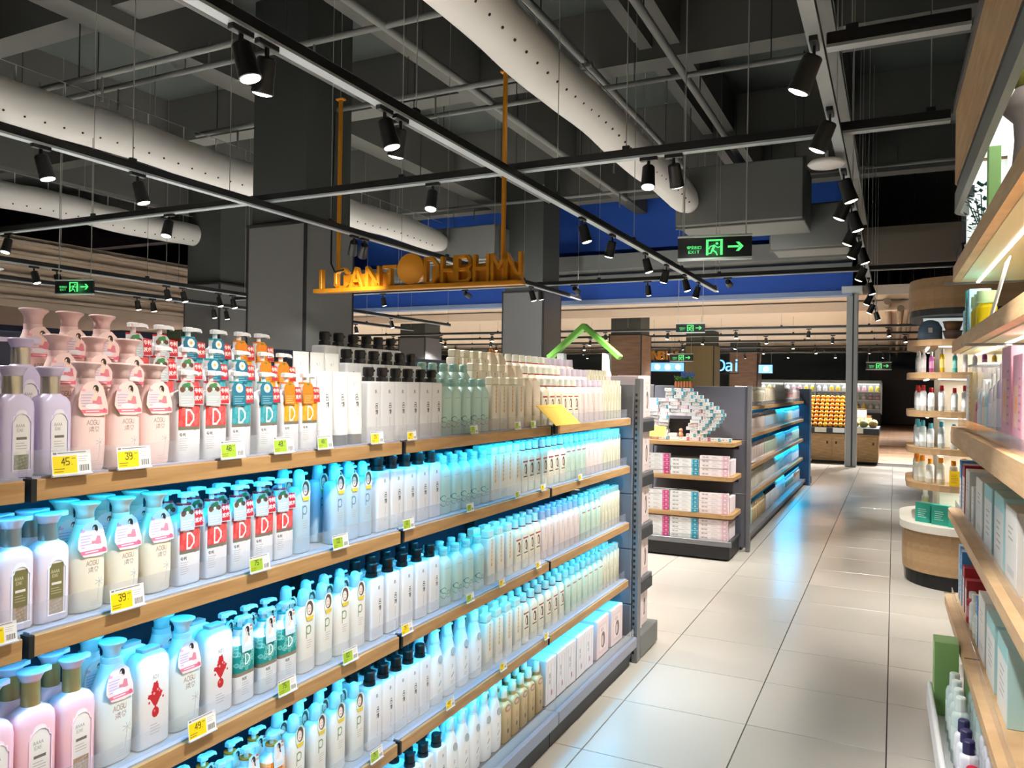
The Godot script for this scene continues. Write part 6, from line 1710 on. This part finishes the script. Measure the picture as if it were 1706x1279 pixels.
	for q in [[-8.22, -31.0, 1.4, "wide cyan light box with white emblems far back"], [-4.8, -33.7, .55, "small cyan light box right of the cyan letters"]]:
		var lb := thing("light_box_sign", q[3], "lit sign", Vector3(q[0], 2.42, q[1]))
		bpart("sign_frame", Vector3(q[2] + .06, .40, .10), M["black_soft"], lb, Vector3(0, 0, -.02), .01)
		for s in [-.4, .4]: part("hanging_rod", cyl(.008, .98, 6), M["wire"], lb, Vector3(q[2] * s, .18, -.02))
		bpart("sign_face", Vector3(q[2], .34, .04), glow("cyan_face", Color(.12, .62, .95), 1.3), lb, Vector3(0, 0, .03))
		for i in int(q[2] / .4) : part("emblem", cyl(.11, .01, 14), glow("white_emblem", Color(.95, .97, 1), 1.6), lb, Vector3(-q[2] * .5 + .3 + i * .42, 0, .05), Vector3(PI * .5, 0, 0))
	# market stalls' golden fascia glimpsed under the low ceiling
	for q in [[-8.3, 2.66, -29.8, 2.2, "row of golden letters above the cyan light box"], [-12.2, 2.6, -26.0, 3.2, "row of golden letters seen through the house frame"]]:
		letters("AEHNBME", Vector3(q[0] - q[3] * .5, q[1], q[2]), .34, 0, M["gold_sheet"], q[4], "sign", Color.BLACK, 0.0)
	# dark counters and shelves in the distance so that the floor does not run empty
	k = 0
	for q in [[-9, -24, 5, 1.5], [-14, -22.5, 4, 1.6], [-19, -25, 6, 1.7], [-11, -30, 6, 1.6], [-4.2, -25.5, 1.6, 1.45], [-16, -13.5, 4.5, 1.5], [-10.5, -13.8, 3, 1.45]]:
		var s := thing("distant_shelving", "%s dark shelving block deep in the shop" % NTH[k], "shelving", Vector3(q[0], 0, q[1]))
		bpart("frame", Vector3(q[2], q[3], .5), M["dark_steel"], s, Vector3(0, q[3] * .5, -.2), .01)
		for y in 4: bpart("shelf_board", Vector3(q[2], .03, .4), M["white"], s, Vector3(0, .3 + y * .38, .2), .003)
		k += 1

func letters(text: String, at: Vector3, size: float, turn: float, m: Material, label: String, cat: String, lc: Color, energy: float) -> void:
	var o := thing("lit_letters" if energy > 0.0 else "metal_letters", label, cat, at, turn)
	var x := 0.0
	for ch in text:
		var t := TextMesh.new()
		t.text = ch
		var sf := SystemFont.new()
		sf.font_names = PackedStringArray(["Droid Sans"])
		sf.font_weight = 400 if energy > 0.0 else 700
		t.font = sf
		t.font_size = 64
		t.pixel_size = size / 46.0
		t.depth = .05
		t.horizontal_alignment = HORIZONTAL_ALIGNMENT_LEFT
		part("letter", t, m, o, Vector3(x, size * .5, 0))
		x += size * (.82 if ch != "i" else .4)
	bpart("letter_rail", Vector3(x, .04, .04), M["black_soft"], o, Vector3(x * .5, -.08, -.04))
	for s in [.1, .9]: part("hanging_rod", cyl(.008, 3.58 - at.y + .1, 6), M["wire"], o, Vector3(x * s, -.08, -.04))
	if energy > 0.0:
		var l := AreaLight3D.new()
		l.name = "letter_light"
		l.light_color = lc
		l.light_energy = energy
		l.area_size = Vector2(x, size)
		l.shadow_enabled = true
		o.add_child(l)
		l.position = Vector3(x * .5, size * .5, .12)
		l.rotation.y = PI

# ---------------------------------------------------------------- hanging signs
func exit_sign(at: Vector3, w: float, turn: float, label: String, top: float) -> void:
	var o := thing("exit_sign", label, "exit sign", at, turn)
	var h := w * .315
	bpart("sign_case", Vector3(w, h, .03), M["black_soft"], o, Vector3.ZERO, .003)
	bpart("top_rail", Vector3(w * 1.01, h * .10, .04), M["alu"], o, Vector3(0, h * .5, 0), .003)
	bpart("bottom_rail", Vector3(w * 1.01, h * .12, .04), M["alu"], o, Vector3(0, -h * .5, 0), .003)
	var key := "exit_face"
	if not M.has(key):
		var s := mc(key, Color(.01, .015, .012), .3)
		s.emission_enabled = true
		s.emission = Color(1, 1, 1)
		s.emission_operator = BaseMaterial3D.EMISSION_OP_MULTIPLY
		s.emission_texture = ImageTexture.create_from_image(art("exit"))
		s.emission_energy_multiplier = 1.0
	part("sign_face", prism(PackedVector2Array([Vector2(-w * .485, -h * .45), Vector2(w * .485, -h * .45), Vector2(w * .485, h * .45), Vector2(-w * .485, h * .45)]), .0155, .0165), M[key], o)
	for s in [-1, 1]: part("hanging_rod", cyl(.005, top - at.y - h * .5, 6), M["wire"], o, Vector3(s * w * .42, h * .5, 0))
	var l := OmniLight3D.new()
	l.name = "sign_light"
	l.light_color = Color(.4, 1, .55)
	l.light_energy = .01
	l.light_size = .05
	l.shadow_enabled = true
	o.add_child(l)
	l.position = Vector3(0, 0, .1)

func signs() -> void:
	exit_sign(Vector3(-1.24, 2.66, -6.0), .545, .16, "large green running-man exit sign hanging above the aisle", 6.4)
	exit_sign(Vector3(-8.35, 2.63, -5.75), .50, .25, "green exit sign hanging far left", 4.31)
	exit_sign(Vector3(-3.35, 2.68, -14.2), .52, .12, "smaller green exit sign farther down by the post", 6.4)
	exit_sign(Vector3(-6.55, 2.62, -26.5), .8, .0, "tiny green exit sign in front of the olive column", 3.58)
	exit_sign(Vector3(-.55, 2.55, -33.5), .9, .0, "faint green exit sign at the aisle's end", 3.58)
	# golden letter rail on two yellow rods
	var o := thing("golden_sign", "golden letters on a golden rail hanging from two yellow rods", "sign", Vector3(-4.62, 2.62, -7.0), .03)
	bpart("rail", Vector3(2.56, .045, .12), M["gold_sheet"], o, Vector3(0, 0, 0), .004)
	for s in [-1.02, 1.02]:
		part("yellow_rod", cyl(.024, 2.15, 10), M["gold_sheet"], o, Vector3(s + .02, .0, -.03))
		part("suspension_wire", cyl(.004, 1.62, 6), M["wire"], o, Vector3(s + .02, 2.15, -.03))
		bpart("rod_plate", Vector3(.10, .02, .06), M["gold_sheet"], o, Vector3(s + .02, 2.15, -.03), .003)
	part("disc", prism(circle(.165, 28), -.03, .03), M["gold_sheet"], o, Vector3(-.02, .195, 0))
	# stroke letters as sheet metal channels, two storeys tall
	var i := 0
	for q in [[-1.2, "I"], [-.92, "C"], [-.72, "A"], [-.50, "N"], [-.28, "T"], [.24, "D"], [.44, "H"], [.62, "B"], [.82, "H"], [1.02, "M"], [1.18, "N"]]:
		var st := nst()
		var sz: float = .20 if i < 5 else .26
		var g: String = GLYPH[q[1]]
		for stroke in g.split("|"):
			var pt := stroke.split(" ")
			for n in pt.size() - 1:
				var a := Vector3(pt[n].substr(0, 1).to_float() / 4.0 * .15 - .075, sz - pt[n].substr(1, 1).to_float() / 6.0 * sz + .03, 0)
				var b := Vector3(pt[n + 1].substr(0, 1).to_float() / 4.0 * .15 - .075, sz - pt[n + 1].substr(1, 1).to_float() / 6.0 * sz + .03, 0)
				var d := b - a
				add_box(st, (a + b) * .5, Vector3(d.length() + .03, .036, .07), .003, Basis(Vector3.BACK, atan2(d.y, d.x)))
		part("sheet_letter", done(st), M["gold_sheet"], o, Vector3(q[0], 0, 0))
		i += 1
	bpart("letter_backing", Vector3(.66, .16, .012), M["gold_sheet"], o, Vector3(-.60, .10, -.04))
	bpart("letter_backing", Vector3(1.04, .20, .012), M["gold_sheet"], o, Vector3(.73, .12, -.04))
	part("power_cable", tube([Vector3(-1.03, 2.0, .03), Vector3(-1.05, 1.0, .035), Vector3(-1.04, .3, .05), Vector3(-.98, .2, .06), Vector3(-.86, .22, .06)], .010, 6), M["black"], o)

func circle(r: float, n: int) -> PackedVector2Array:
	var p := PackedVector2Array()
	for i in n: p.append(Vector2(cos(TAU * i / n), sin(TAU * i / n)) * r)
	return p
